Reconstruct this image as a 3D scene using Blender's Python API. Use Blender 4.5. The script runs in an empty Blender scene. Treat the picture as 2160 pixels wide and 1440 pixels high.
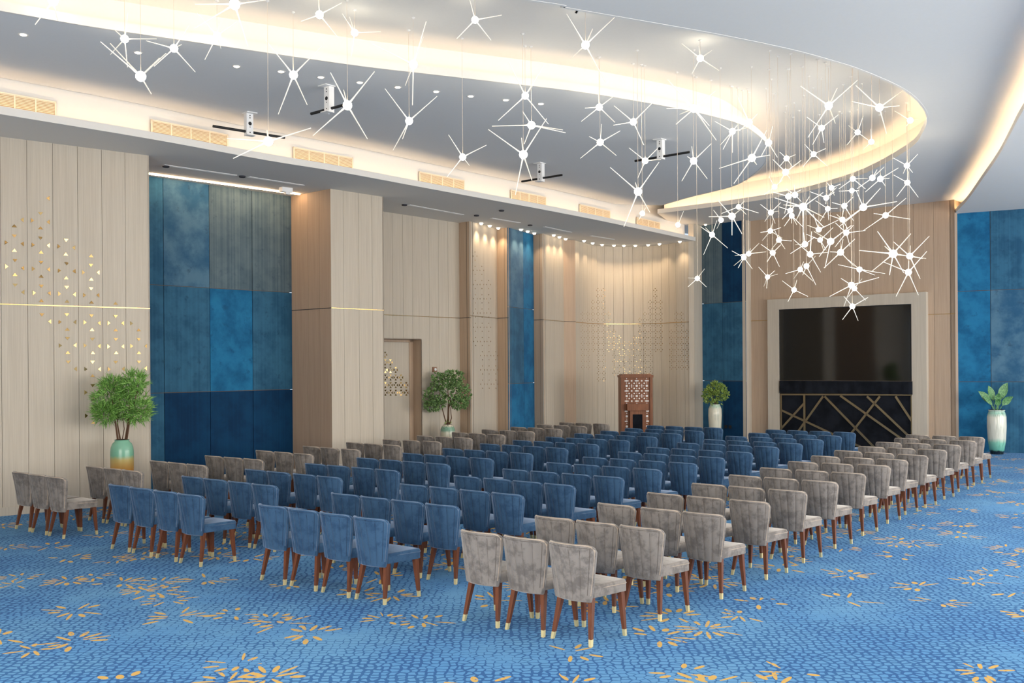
import bpy, bmesh, math, random
import numpy as np
from mathutils import Vector, Matrix
from mathutils.geometry import tessellate_polygon

# ------------------------------------------------------------------ camera, light, exposure
SC = bpy.context.scene
FPX, YH, H, ROLL = 2100.0, 768.0, 2.25, .007          # focal length in px (2160 wide), horizon row, eye height
cam_d = bpy.data.cameras.new('camera'); cam = bpy.data.objects.new('camera', cam_d)
SC.collection.objects.link(cam); SC.camera = cam
cam.location = (0, 0, H); cam.rotation_euler = (math.pi/2, ROLL, 0)   # the camera leans by 0.4 degrees
cam_d.sensor_width = 36.0; cam_d.lens = FPX/2160*36.0
cam_d.shift_y = (YH-720)/2160; cam_d.clip_end = 200
SC.view_settings.view_transform = 'Standard'
try: SC.view_settings.look = 'None'
except Exception: pass
SC.view_settings.exposure = 0.0; SC.view_settings.gamma = 1.0
SC.view_settings.use_curve_mapping = False
world = bpy.data.worlds.new('world'); SC.world = world; world.use_nodes = True
world.node_tree.nodes['Background'].inputs[0].default_value = (.75, .87, 1, 1)
world.node_tree.nodes['Background'].inputs[1].default_value = 1.0
cy = SC.cycles
cy.max_bounces = 7; cy.diffuse_bounces = 5; cy.glossy_bounces = 3; cy.transmission_bounces = 3
cy.sample_clamp_indirect = 8.0; cy.caustics_reflective = False; cy.caustics_refractive = False
cy.use_denoising = True

def area(name, loc, target, sx, sy, energy, col):
    d = bpy.data.lights.new(name, 'AREA'); d.shape = 'RECTANGLE'; d.size = sx; d.size_y = sy
    d.energy = energy; d.color = col
    o = bpy.data.objects.new(name, d); SC.collection.objects.link(o); o.location = loc
    v = Vector(target)-Vector(loc)
    o.rotation_euler = v.to_track_quat('-Z', 'Y').to_euler()
    return o
# daylight: glazed wall along the right of the hall; an unseen fill lamp is added behind the camera
area('daylight_side', (15.2, 11.0, 2.75), (6.0, 19.1, 2.75), 21, 4.6, 2250, (1, .95, .87))
area('fill_back', (-5.6, 1.2, 2.9), (-1.0, 7.2, 2.9), 16, 4.4, 1750, (1, .93, .83))

# ------------------------------------------------------------------ helpers
COL = SC.collection
def unroll(x, y): return x-ROLL*(y-YH), y+ROLL*(x-1080)
def G(x, y, h):                     # the point of the place at height h that the photograph shows at pixel (x, y)
    x, y = unroll(x, y); z = (h-H)*FPX/(YH-y)
    return Vector(((x-1080)/FPX*z, z, h))
def px(p): return 1080+FPX*p[0]/p[1]
def V2(p): return Vector((p[0], p[1]))

def obj(name, me, mat=None, parent=None):
    o = bpy.data.objects.new(name, me); COL.objects.link(o)
    if mat is not None and me is not None and not me.materials: me.materials.append(mat)
    if parent is not None: o.parent = parent
    return o
def empty(name, loc=(0, 0, 0), rz=0.0):
    o = bpy.data.objects.new(name, None); COL.objects.link(o)
    o.location = loc; o.rotation_euler = (0, 0, rz); o.empty_display_size = .1
    return o
def tag(o, label, cat, group=None):
    o['label'] = label; o['category'] = cat
    if group: o['group'] = group
    return o
def struct(o): o['kind'] = 'structure'; return o

class MB:
    def __init__(s): s.v = []; s.f = []
    def add(s, vs, fs):
        n = len(s.v); s.v += [tuple(p) for p in vs]; s.f += [tuple(i+n for i in f) for f in fs]
    def box(s, c, ax, ay, az):      # centre and three half-axis vectors
        c = Vector(c); ax = Vector(ax); ay = Vector(ay); az = Vector(az)
        vs = [c+ax*i+ay*j+az*k for k in (-1, 1) for j in (-1, 1) for i in (-1, 1)]
        s.add(vs, [(0, 2, 3, 1), (4, 5, 7, 6), (0, 1, 5, 4), (2, 6, 7, 3), (0, 4, 6, 2), (1, 3, 7, 5)])
    def prism(s, pts, z0, z1):      # vertical extrusion of a plan polygon
        n = len(pts)
        vs = [(p[0], p[1], z0) for p in pts]+[(p[0], p[1], z1) for p in pts]
        fs = [(i, (i+1) % n, n+(i+1) % n, n+i) for i in range(n)]
        tris = tessellate_polygon([[Vector((p[0], p[1], 0)) for p in pts]])
        fs += [tuple(t) for t in tris]+[tuple(n+i for i in reversed(t)) for t in tris]
        s.add(vs, fs)
    def wallstrip(s, a, b, z0, z1, t, back):   # slab from plan point a to b, thickness t towards 'back'
        a = V2(a); b = V2(b); k = V2(back)*t
        s.prism([a, b, b+k, a+k], z0, z1)
    def tube(s, pts, r, n=6, closed=False, r2=None):
        pts = [Vector(p) for p in pts]; m = len(pts); rings = []
        for i, p in enumerate(pts):
            if closed: d = pts[(i+1) % m]-pts[i-1]
            else: d = pts[min(i+1, m-1)]-pts[max(i-1, 0)]
            d = d.normalized() if d.length > 1e-9 else Vector((0, 0, 1))
            up = Vector((0, 0, 1)) if abs(d.z) < .9 else Vector((1, 0, 0))
            x = d.cross(up).normalized(); y = d.cross(x).normalized()
            rr = r if r2 is None else r+(r2-r)*i/max(m-1, 1)
            rings.append([p+x*rr*math.cos(2*math.pi*j/n)+y*rr*math.sin(2*math.pi*j/n) for j in range(n)])
        vs = [v for g in rings for v in g]; fs = []
        for i in range(m if closed else m-1):
            a = i*n; b = ((i+1) % m)*n
            fs += [(a+j, a+(j+1) % n, b+(j+1) % n, b+j) for j in range(n)]
        if not closed: fs += [tuple(range(n-1, -1, -1)), tuple((m-1)*n+j for j in range(n))]
        s.add(vs, fs)
    def lathe(s, prof, n=28, c=(0, 0, 0)):
        vs = []; m = len(prof)
        for r, z in prof:
            vs += [(c[0]+r*math.cos(2*math.pi*j/n), c[1]+r*math.sin(2*math.pi*j/n), c[2]+z) for j in range(n)]
        fs = [(i*n+j, i*n+(j+1) % n, (i+1)*n+(j+1) % n, (i+1)*n+j) for i in range(m-1) for j in range(n)]
        fs += [tuple(range(n-1, -1, -1)), tuple((m-1)*n+j for j in range(n))]
        s.add(vs, fs)
    def mesh(s, name, smooth=False):
        me = bpy.data.meshes.new(name); me.from_pydata(s.v, [], s.f)
        bm = bmesh.new(); bm.from_mesh(me); bmesh.ops.recalc_face_normals(bm, faces=bm.faces[:]); bm.to_mesh(me); bm.free()
        if smooth:
            me.polygons.foreach_set('use_smooth', [True]*len(me.polygons))
            if hasattr(me, 'set_sharp_from_angle'): me.set_sharp_from_angle(angle=math.radians(40))
        me.update(); return me
    def build(s, name, mat, parent=None, smooth=False): return obj(name, s.mesh(name, smooth), mat, parent)

def catmull(pts, k=6):
    pts = [Vector(p) for p in pts]; out = []
    for i in range(len(pts)-1):
        p0 = pts[max(i-1, 0)]; p1 = pts[i]; p2 = pts[i+1]; p3 = pts[min(i+2, len(pts)-1)]
        for j in range(k):
            t = j/k
            out.append(.5*((2*p1)+(p2-p0)*t+(2*p0-5*p1+4*p2-p3)*t*t+(3*p1-p0-3*p2+p3)*t**3))
    out.append(pts[-1]); return out
def offset(line, d):                # offset an open plan polyline to its left by d
    out = []
    for i in range(len(line)):
        a = V2(line[max(i-1, 0)]); b = V2(line[min(i+1, len(line)-1)])
        t = (b-a).normalized(); out.append(V2(line[i])+Vector((-t.y, t.x))*d)
    return out
def inside(p, poly):
    r = False; n = len(poly)
    for i in range(n):
        a = poly[i]; b = poly[i-1]
        if (a[1] > p[1]) != (b[1] > p[1]) and p[0] < (b[0]-a[0])*(p[1]-a[1])/(b[1]-a[1])+a[0]: r = not r
    return r
ORD = ['zeroth', 'first', 'second', 'third', 'fourth', 'fifth', 'sixth', 'seventh', 'eighth', 'ninth', 'tenth', 'eleventh', 'twelfth', 'thirteenth',
       'fourteenth', 'fifteenth', 'sixteenth', 'seventeenth', 'eighteenth', 'nineteenth', 'twentieth']
ORD += ['twenty-'+o for o in ORD[1:10]]+['thirtieth']+['thirty-'+o for o in ORD[1:10]]+['fortieth']+['forty-'+o for o in ORD[1:10]]

# ------------------------------------------------------------------ materials
def lin(r, g, b):
    f = lambda c: c/255/12.92 if c/255 <= .04045 else ((c/255+.055)/1.055)**2.4
    return (f(r), f(g), f(b), 1)
class NT:
    def __init__(s, name):
        s.m = bpy.data.materials.new(name); s.m.use_nodes = True; s.t = s.m.node_tree
        s.b = s.t.nodes['Principled BSDF']
    def n(s, kind, **kw):
        nd = s.t.nodes.new(kind)
        for k, v in kw.items():
            if k.startswith('i_'):
                key = k[2:]; nd.inputs[int(key) if key.isdigit() else key.replace('_', ' ')].default_value = v
            else: setattr(nd, k, v)
        return nd
    def l(s, a, b): s.t.links.new(a, b)
    def math(s, op, a, b=None, c=None):
        nd = s.t.nodes.new('ShaderNodeMath'); nd.operation = op
        for i, v in enumerate((a, b, c)):
            if v is None: continue
            if isinstance(v, (int, float)): nd.inputs[i].default_value = v
            else: s.l(v, nd.inputs[i])
        return nd.outputs[0]
    def mix(s, f, a, b):
        nd = s.t.nodes.new('ShaderNodeMix'); nd.data_type = 'RGBA'
        for i, v in ((0, f), (6, a), (7, b)):
            if isinstance(v, (int, float, tuple)): nd.inputs[i].default_value = v
            else: s.l(v, nd.inputs[i])
        return nd.outputs[2]
    def ramp(s, f, p0, p1):
        nd = s.t.nodes.new('ShaderNodeMapRange'); nd.interpolation_type = 'SMOOTHSTEP'
        s.l(f, nd.inputs[0]); nd.inputs[1].default_value = p0; nd.inputs[2].default_value = p1
        return nd.outputs[0]
    def coords(s, scale=(1, 1, 1), kind='Object'):
        tc = s.n('ShaderNodeTexCoord'); mp = s.n('ShaderNodeMapping'); mp.inputs['Scale'].default_value = scale
        s.l(tc.outputs[kind], mp.inputs[0]); return mp.outputs[0]
    def noise(s, vec, scale, detail=3, rough=.5):
        nd = s.n('ShaderNodeTexNoise'); nd.inputs['Scale'].default_value = scale; nd.inputs['Detail'].default_value = detail
        nd.inputs['Roughness'].default_value = rough
        s.l(vec, nd.inputs['Vector']); return nd.outputs[0]
    def bump(s, h, strength=.2, dist=.01):
        nd = s.n('ShaderNodeBump'); nd.inputs['Strength'].default_value = strength; nd.inputs['Distance'].default_value = dist
        s.l(h, nd.inputs['Height']); s.l(nd.outputs[0], s.b.inputs['Normal'])
def plain(name, col, rough=.6, metal=0.0, spec=.4):
    t = NT(name); t.b.inputs['Base Color'].default_value = col; t.b.inputs['Roughness'].default_value = rough
    t.b.inputs['Metallic'].default_value = metal; t.b.inputs['Specular IOR Level'].default_value = spec
    v = t.coords(); n = t.noise(v, 25, 2); t.l(t.mix(t.math('MULTIPLY', n, .12), col, tuple(c*.7 for c in col[:3])+(1,)), t.b.inputs['Base Color'])
    return t.m
def glow(name, col, strength, base=(.8, .8, .8, 1)):
    t = NT(name); t.b.inputs['Base Color'].default_value = base
    t.b.inputs['Emission Color'].default_value = col; t.b.inputs['Emission Strength'].default_value = strength
    return t.m
def wood(name, a, b, sc=(70, 70, 1.0), rough=.6):
    t = NT(name); v = t.coords(sc); n = t.noise(v, 1.0, 5, .65)
    v2 = t.coords((9, 9, .35)); n2 = t.noise(v2, 1.0, 2)
    f = t.math('ADD', t.math('MULTIPLY', t.ramp(n, .25, .75), .75), t.math('MULTIPLY', t.ramp(n2, .25, .75), .25))
    t.l(t.mix(f, a, b), t.b.inputs['Base Color']); t.b.inputs['Roughness'].default_value = rough
    t.b.inputs['Specular IOR Level'].default_value = .3
    t.bump(n, .12, .004); return t.m
def velvet(name, a, b, sheen=.35, sheencol=(.7, .8, 1, 1), scale=2.2, stripes=0.0, wear=None, kind='Object', rough=.75):
    t = NT(name); v = t.coords((1, 1, 1), kind)
    n = t.noise(v, scale, 6, .62)
    f = t.ramp(n, .36, .64)
    if stripes:
        v2 = t.coords((26, 26, .12)); n2 = t.noise(v2, 1.0, 2); f = t.math('ADD', t.math('MULTIPLY', f, 1-stripes), t.math('MULTIPLY', t.ramp(n2, .35, .65), stripes))
    c = t.mix(f, a, b)
    if wear:
        n3 = t.noise(v, scale*2.7, 8, .7); c = t.mix(t.math('MULTIPLY', t.ramp(n3, .56, .72), .6), c, wear)
    t.l(c, t.b.inputs['Base Color']); t.b.inputs['Roughness'].default_value = rough
    t.b.inputs['Sheen Weight'].default_value = sheen; t.b.inputs['Sheen Roughness'].default_value = .45
    t.b.inputs['Sheen Tint'].default_value = sheencol; t.b.inputs['Specular IOR Level'].default_value = .15
    fine = t.noise(t.coords((1, 1, 1), kind), 220, 2); t.bump(fine, .1, .002)
    return t.m
def chair_velvet(name, a, b, sheencol):
    t = NT(name); tc = t.n('ShaderNodeTexCoord'); oi = t.n('ShaderNodeObjectInfo')
    ad = t.n('ShaderNodeVectorMath', operation='ADD'); mu = t.n('ShaderNodeVectorMath', operation='SCALE')
    cb = t.n('ShaderNodeCombineXYZ'); t.l(oi.outputs['Random'], cb.inputs[0]); t.l(oi.outputs['Random'], cb.inputs[2])
    t.l(cb.outputs[0], mu.inputs[0]); mu.inputs['Scale'].default_value = 40
    t.l(tc.outputs['Object'], ad.inputs[0]); t.l(mu.outputs[0], ad.inputs[1])
    n = t.noise(ad.outputs[0], 9, 8, .7)
    f = t.ramp(n, .38, .56); c = t.mix(f, a, b)
    hv = t.mix(t.math('MULTIPLY', oi.outputs['Random'], .22), c, tuple(x*.55 for x in a[:3])+(1,))
    t.l(hv, t.b.inputs['Base Color']); t.b.inputs['Roughness'].default_value = .8
    t.b.inputs['Sheen Weight'].default_value = .55; t.b.inputs['Sheen Roughness'].default_value = .35
    t.b.inputs['Sheen Tint'].default_value = sheencol; t.b.inputs['Specular IOR Level'].default_value = .15
    return t.m

M = {}
M['wood'] = wood('pale_oak_veneer', lin(181, 170, 155), lin(201, 191, 176))
M['wood_dark'] = wood('taupe_shaded_oak', lin(172, 149, 128), lin(192, 169, 147))  # browner oak for the screen wall; paints shade into pier sides and steps
M['backing'] = plain('dark_joint_backing', lin(112, 98, 84), .9)
M['paint'] = plain('white_ceiling_paint', (.74, .72, .685, 1), .9, spec=.1)
M['paint_slab'] = plain('grey_ceiling_paint', (.74, .75, .76, 1), .9, spec=.1)
M['brass'] = plain('polished_brass', lin(206, 170, 112), .24, 1.0)
M['brass_dull'] = plain('brushed_brass', lin(178, 158, 122), .34, .9)
M['brass_leg'] = plain('brass_ferrule', lin(238, 220, 164), .35, .6)
M['leg'] = wood('walnut_leg', lin(86, 48, 33), lin(122, 73, 48), (60, 60, 3), .42)
M['lectern'] = wood('red_brown_wood', lin(104, 62, 40), lin(142, 90, 60), (40, 40, 3), .45)
M['white_lattice'] = plain('white_lattice_panel', (.82, .80, .79, 1), .6)
M['v_mid'] = velvet('blue_velvet', lin(34, 78, 108), lin(54, 104, 134), .2, stripes=.3, wear=lin(28, 58, 84))
M['v_dark'] = velvet('navy_velvet', lin(4, 44, 78), lin(10, 60, 96), .06, stripes=.3)
M['v_grey'] = velvet('grey_blue_velvet', lin(66, 86, 98), lin(96, 114, 122), .35, stripes=.6, wear=lin(48, 68, 84))
M['v_worn'] = velvet('worn_blue_velvet', lin(42, 86, 118), lin(80, 116, 140), .2, scale=1.6, wear=lin(34, 60, 82))
M['v_bright'] = velvet('bright_blue_velvet', lin(20, 86, 128), lin(34, 112, 156), .12, scale=1.8, wear=lin(22, 66, 102))
M['c_blue'] = chair_velvet('blue_chair_velvet', lin(46, 74, 104), lin(60, 90, 120), (.62, .75, 1, 1))
M['c_grey'] = chair_velvet('grey_chair_velvet', lin(112, 106, 102), lin(140, 133, 127), (1, .95, .9, 1))
M['p_blue'] = chair_velvet('blue_piping_highlight', lin(84, 104, 130), lin(98, 118, 144), (.7, .8, 1, 1))  # paler than the chair velvet: rim highlight put into the piping colour
M['p_grey'] = chair_velvet('grey_piping_highlight', lin(168, 152, 137), lin(182, 166, 150), (1, .95, .9, 1))  # same painted rim sheen for the grey chairs
M['s_blue'] = plain('dark_blue_stitching', lin(34, 52, 78), .9)
M['s_grey'] = plain('dark_grey_stitching', lin(92, 84, 78), .9)
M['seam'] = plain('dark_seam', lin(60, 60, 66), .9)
M['black'] = plain('black_plastic', (.012, .012, .013, 1), .5)
M['black_cloth'] = velvet('black_cloth', (.004, .005, .008, 1), (.012, .014, .02, 1), .05, rough=.9)
M['screen'] = NT('black_screen').m
_s = M['screen'].node_tree.nodes['Principled BSDF']; _s.inputs['Base Color'].default_value = (.003, .003, .003, 1); _s.inputs['Roughness'].default_value = .06; _s.inputs['Specular IOR Level'].default_value = 1.0
M['white'] = plain('white_metal', (.82, .82, .82, 1), .45)
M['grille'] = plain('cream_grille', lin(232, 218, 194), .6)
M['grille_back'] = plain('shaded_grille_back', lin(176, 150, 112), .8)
M['cord'] = plain('pale_pendant_cord', lin(214, 200, 184), .5)
for _k, _e in (('a', 10), ('b', 7), ('c', 24)): M['led_'+_k] = glow('warm_led_strip', (1, .70, .42, 1), _e)
M['led_soft'] = glow('warm_led_line', (1, .66, .36, 1), 30)
M['bulb'] = glow('glowing_globe', (1, .90, .70, 1), 26)
M['rod'] = glow('lit_acrylic_rod', (1, .90, .74, 1), .34, (.80, .77, .70, 1))
M['spotlamp'] = glow('downlight_lens', (1, .80, .55, 1), 16)
M['trim_ring'] = plain('downlight_ring', (.75, .74, .72, 1), .5)
M['glass'] = plain('pale_window_glass', (.8, .88, .95, 1), .1)
M['bark'] = plain('brown_bark', lin(92, 66, 48), .85)
M['soil'] = plain('dark_soil', lin(46, 36, 28), .95)

def leafmat(name, a, b):
    t = NT(name); oi = t.coords(); n = t.noise(oi, 38, 3); t.l(t.mix(t.ramp(n, .36, .64), a, b), t.b.inputs['Base Color'])
    t.b.inputs['Roughness'].default_value = .5; t.b.inputs['Subsurface Weight'].default_value = 0.0
    return t.m
M['leaf1'] = leafmat('bamboo_green', lin(84, 136, 54), lin(146, 192, 98))
M['leaf2'] = leafmat('ficus_green', lin(66, 104, 54), lin(146, 178, 112))
M['leaf3'] = leafmat('yellow_green', lin(84, 124, 52), lin(168, 186, 98))
M['leaf4'] = leafmat('broad_leaf_green', lin(48, 98, 52), lin(96, 146, 84))
def glaze(name, stops, drip=0.0, streak=0.0):
    t = NT(name); v = t.coords(); sep = t.n('ShaderNodeSeparateXYZ'); t.l(v, sep.inputs[0])
    n = t.noise(t.coords((9, 9, 1.2)), 1.0, 4); z = t.math('ADD', sep.outputs[2], t.math('MULTIPLY', t.math('SUBTRACT', n, .5), drip))
    cr = t.n('ShaderNodeValToRGB'); e = cr.color_ramp.elements
    hi = max(s[0] for s in stops)
    while len(e) < len(stops): e.new(.5)
    for el, (p, c) in zip(e, stops): el.position = p/hi*.98; el.color = c
    t.l(t.math('DIVIDE', z, hi/.98), cr.inputs[0]); c = cr.outputs[0]
    if streak:
        n2 = t.noise(t.coords((30, 30, .8)), 1.0, 3); c = t.mix(t.math('MULTIPLY', t.ramp(n2, .5, .68), streak), c, lin(70, 92, 66))
    t.l(c, t.b.inputs['Base Color']); t.b.inputs['Roughness'].default_value = .22
    return t.m

# carpet: blue ground, darker honeycomb of broken lines, ochre bursts of leaves
def carpet():
    t = NT('blue_patterned_carpet'); v = t.coords((1, 1, 0))
    wob = t.n('ShaderNodeTexNoise'); wob.inputs['Scale'].default_value = 9; wob.inputs['Detail'].default_value = 2; t.l(v, wob.inputs['Vector'])
    w1 = t.n('ShaderNodeVectorMath', operation='SUBTRACT'); t.l(wob.outputs['Color'], w1.inputs[0]); w1.inputs[1].default_value = (.5, .5, .5)
    w2 = t.n('ShaderNodeVectorMath', operation='SCALE'); t.l(w1.outputs[0], w2.inputs[0]); w2.inputs['Scale'].default_value = .045
    w3 = t.n('ShaderNodeVectorMath', operation='ADD'); t.l(v, w3.inputs[0]); t.l(w2.outputs[0], w3.inputs[1])
    vo = t.n('ShaderNodeTexVoronoi'); vo.voronoi_dimensions = '2D'; vo.feature = 'DISTANCE_TO_EDGE'; vo.inputs['Scale'].default_value = 14.5; vo.inputs['Randomness'].default_value = .62
    t.l(w3.outputs[0], vo.inputs['Vector'])
    big = t.noise(v, .55, 4, .6); mid = t.noise(v, 6, 2)
    thr = t.math('ADD', t.math('MULTIPLY', t.ramp(big, .30, .58), .15), t.math('MULTIPLY', t.math('SUBTRACT', mid, .42), .22))
    line = t.ramp(t.math('SUBTRACT', thr, vo.outputs['Distance']), -.02, .02)
    tint = t.ramp(t.noise(v, .9, 3), .35, .65)
    ground = t.mix(tint, lin(98, 152, 196), lin(84, 142, 194)); dark = t.mix(tint, lin(40, 94, 150), lin(30, 82, 142))
    c = t.mix(t.math('MULTIPLY', line, .92), ground, dark)
    def bursts(scale, off, N, keep, seed):
        mp = t.n('ShaderNodeMapping'); t.l(v, mp.inputs[0]); mp.inputs['Location'].default_value = off; mp.inputs['Scale'].default_value = (scale, scale, 0); mp.inputs['Rotation'].default_value = (0, 0, seed)
        vv = t.n('ShaderNodeTexVoronoi'); vv.voronoi_dimensions = '2D'; vv.feature = 'F1'; vv.inputs['Scale'].default_value = 1; vv.inputs['Randomness'].default_value = .8
        t.l(mp.outputs[0], vv.inputs['Vector'])
        d = t.n('ShaderNodeVectorMath', operation='SUBTRACT'); t.l(mp.outputs[0], d.inputs[0]); t.l(vv.outputs['Position'], d.inputs[1])
        s = t.n('ShaderNodeSeparateXYZ'); t.l(d.outputs[0], s.inputs[0]); sc = t.n('ShaderNodeSeparateColor'); t.l(vv.outputs['Color'], sc.inputs[0])
        r = t.n('ShaderNodeVectorMath', operation='LENGTH'); t.l(d.outputs[0], r.inputs[0]); r = r.outputs['Value']
        th = t.math('ADD', t.math('DIVIDE', t.math('ARCTAN2', s.outputs[1], s.outputs[0]), 2*math.pi/N), t.math('MULTIPLY', sc.outputs[0], N))
        th = t.math('ADD', th, 50.0); k = t.math('FLOOR', th); ph = t.math('MULTIPLY', t.math('SUBTRACT', t.math('FRACT', th), .5), 2*math.pi/N)
        cb = t.n('ShaderNodeCombineXYZ'); t.l(sc.outputs[0], cb.inputs[0]); t.l(k, cb.inputs[1]); t.l(sc.outputs[1], cb.inputs[2])
        wn = t.n('ShaderNodeTexWhiteNoise'); wn.noise_dimensions = '3D'; t.l(cb.outputs[0], wn.inputs['Vector'])
        q = t.n('ShaderNodeSeparateColor'); t.l(wn.outputs['Color'], q.inputs[0])
        rc = t.math('ADD', .17, t.math('MULTIPLY', q.outputs[1], .16)); aa = t.math('ADD', .065, t.math('MULTIPLY', q.outputs[2], .085))
        bb = t.math('ADD', .017, t.math('MULTIPLY', t.math('SUBTRACT', 1, q.outputs[2]), .02))
        e = t.math('ADD', t.math('POWER', t.math('DIVIDE', t.math('SUBTRACT', r, rc), aa), 2), t.math('POWER', t.math('DIVIDE', t.math('MULTIPLY', r, t.math('SINE', ph)), bb), 2))
        m = t.math('LESS_THAN', e, 1); m = t.math('MULTIPLY', m, t.math('LESS_THAN', q.outputs[0], .62)); return t.math('MULTIPLY', m, t.math('LESS_THAN', sc.outputs[2], keep))
    leaf = t.math('MAXIMUM', bursts(1.25, (.3, .7, 0), 13, .62, .4), bursts(1.5, (3.3, 1.7, 0), 11, .34, 1.3))
    frag = t.ramp(t.noise(v, 30, 3), .36, .42)
    wear = t.math('MULTIPLY', t.ramp(t.noise(v, .8, 3), .38, .5), .94)
    leaf = t.math('MULTIPLY', leaf, t.math('MAXIMUM', frag, t.math('MULTIPLY', wear, 1)))
    c = t.mix(leaf, c, t.mix(t.noise(v, 40, 2), lin(206, 160, 72), lin(224, 180, 94)))
    t.l(c, t.b.inputs['Base Color']); t.b.inputs['Roughness'].default_value = .95; t.b.inputs['Specular IOR Level'].default_value = .1
    t.b.inputs['Sheen Weight'].default_value = .08; t.b.inputs['Sheen Tint'].default_value = (.6, .8, 1, 1)
    t.bump(t.noise(v, 320, 2), .25, .004)
    return t.m
M['carpet'] = carpet()

# ------------------------------------------------------------------ levels, read off the photograph
_u = lambda x, y: unroll(x, y)[1]
H_SOF = H*(1+(YH-_u(0, 288))/(_u(0, 1088)-YH))                      # soffit along the left wall
H_OUT = 6.26                                          # outer ceiling, over the screen wall
_zt = (H_OUT-H)*FPX/(YH-_u(2013, 421)); H_LOW = H+_zt*(YH-_u(2015, 448))/FPX   # low ceiling on the right
H_SLAB = H+(G(0, 240, H_SOF).y+.33)*(YH-_u(0, 165))/FPX      # grey dropped slab
H_TOP = H+(G(1060, 173, H_SLAB).y+.32)*(YH-_u(1060, 118))/FPX   # recessed top ceiling
def S(x, y): return V2(G(x, y, H_SOF))
def along(p, d, target):                              # walk from p along d until it projects to pixel column target
    p = V2(p); d = V2(d).normalized(); k = (target-1080+ROLL*200)/FPX   # columns are read some 200 px above the horizon
    t = (k*p.y-p.x)/(d.x-k*d.y); return p+d*t
def at_h(p, y): return H+p[1]*(YH-y-ROLL*(px(p)-1080))/FPX

# ------------------------------------------------------------------ floor
A0 = S(0, 288); A1 = S(314, 328); dA = (A1-A0).normalized()
A_near = A0-dA*9.5
_zr = _zt+.22; R0 = Vector(((2014-1080-ROLL*60)/FPX*_zr, _zr)); dR = Vector((.88, -.47)).normalized(); R1 = R0+dR*13
W1 = Vector((1.6, -4.8))
mb = MB(); mb.prism([(-22, 4), (3, -9), (26, 16), (26, 34), (-4, 34), (-22, 22)], -.12, 0)
struct(mb.build('floor', M['carpet']))

# ------------------------------------------------------------------ walls
BACK = lambda a, b: (lambda t: Vector((-t.y, t.x)) if Vector((-t.y, t.x)).dot((V2(a)+V2(b))*.5) > 0 else Vector((t.y, -t.x)))((V2(b)-V2(a)).normalized())
def panel_wall(name, a, b, z0, z1, seams, mats, rows=None, gap=.006, gold=None, gold_mat=None, base=True, skip=None, mat_fn=None, back=None):
    """wall from plan point a to b: dark backing, then each plank or panel its own piece; rows = heights of horizontal joints"""
    a = V2(a); b = V2(b); k = V2(back).normalized() if back is not None else BACK(a, b); L = (b-a).length; t = (b-a)/L
    mb = MB(); mb.wallstrip(a+k*.025+t*.04, b+k*.025-t*.04, z0, z1, .10, k); w = struct(mb.build(name, M['backing']))
    rows = [z0]+list(rows or [])+[z1]; ss = [0]+list(seams)+[1]
    for i in range(len(ss)-1):
        for j in range(len(rows)-1):
            if skip and skip(i, j): continue
            s0 = ss[i]*L+(gap/2 if i else 0); s1 = ss[i+1]*L-(gap/2 if i < len(ss)-2 else 0)
            h0 = rows[j]+(gap/2 if j else 0); h1 = rows[j+1]-(gap/2 if j < len(rows)-2 else 0)
            p = MB(); p.wallstrip(a+t*s0, a+t*s1, h0, h1, .026, k)
            mt = mat_fn(i, j) if mat_fn else mats
            p.build('panel', mt, w)
    if gold:
        p = MB(); p.wallstrip(a-k*.005, b-k*.005, gold-.007, gold+.007, .02, k); p.build('metal_strip', gold_mat or M['brass'], w)
    if base:
        p = MB(); p.wallstrip(a-k*.014, b-k*.014, 0, .13, .016, k); p.build('baseboard', M['wood'], w)
    return w
def fr(a, b, cols):                                    # pixel columns -> fractions along the wall
    a = V2(a); b = V2(b); L = (b-a).length; return [(along(a, b-a, c)-a).length/L for c in cols]

# left wall A (with triangular inlays), extended towards the camera outside the frame
g_A = at_h(A0, 641)
wA = panel_wall('wall_left', A_near, A1, 0, H_SOF, [1-((A1-A0).length*(1-s)+0)/(A1-A_near).length for s in ([-9.3+.62*i for i in range(16)] and
      [ (along(A0, dA, c)-A0).dot(dA)/(A1-A0).length for c in (2, 58, 112.5, 165, 216, 265)])], M['wood'], rows=None, gold=g_A)
wA_n = panel_wall('wall_left_return', A1, A1+BACK(A0, A1)*3.4, 0, H_SOF, [], M['wood_dark'], back=-dA)
# blue recess
C0 = S(316, 372); C1 = S(614, 414)
C0x = C0-(C1-C0).normalized()*.6
j1 = at_h(C0, 600); j2 = at_h(C0, 829)
def m_recess(i, j):
    return [[M['v_mid'], M['v_mid'], M['v_mid']], [M['v_dark'], M['v_mid'], M['v_worn']], [M['v_dark'], M['v_bright'], M['v_grey']], [M['v_dark'], M['v_mid'], M['v_grey']]][max(i-0, 0)][j]
panel_wall('wall_recess', C0x, C1, 0, H_SOF, fr(C0x, C1, [345, 442, 532]), None, rows=[j2, j1], gap=.012, mat_fn=m_recess, base=False)
# projecting pier
P1 = S(697, 398); P2 = S(808, 415)
g_P = at_h(P1, 649)
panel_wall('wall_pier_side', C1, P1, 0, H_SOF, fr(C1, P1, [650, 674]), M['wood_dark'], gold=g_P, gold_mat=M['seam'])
panel_wall('wall_pier_front', P1, P2, 0, H_SOF, fr(P1, P2, [725, 757, 785]), M['wood'], gold=g_P)
B0 = S(808, 446); B1 = S(968, 470); dB = (B1-B0).normalized(); kB = BACK(B0, B1)
panel_wall('wall_pier_return', P2, P2+kB*2.9, 0, H_SOF, [], M['wood'], base=False, back=-(P2-P1))
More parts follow.
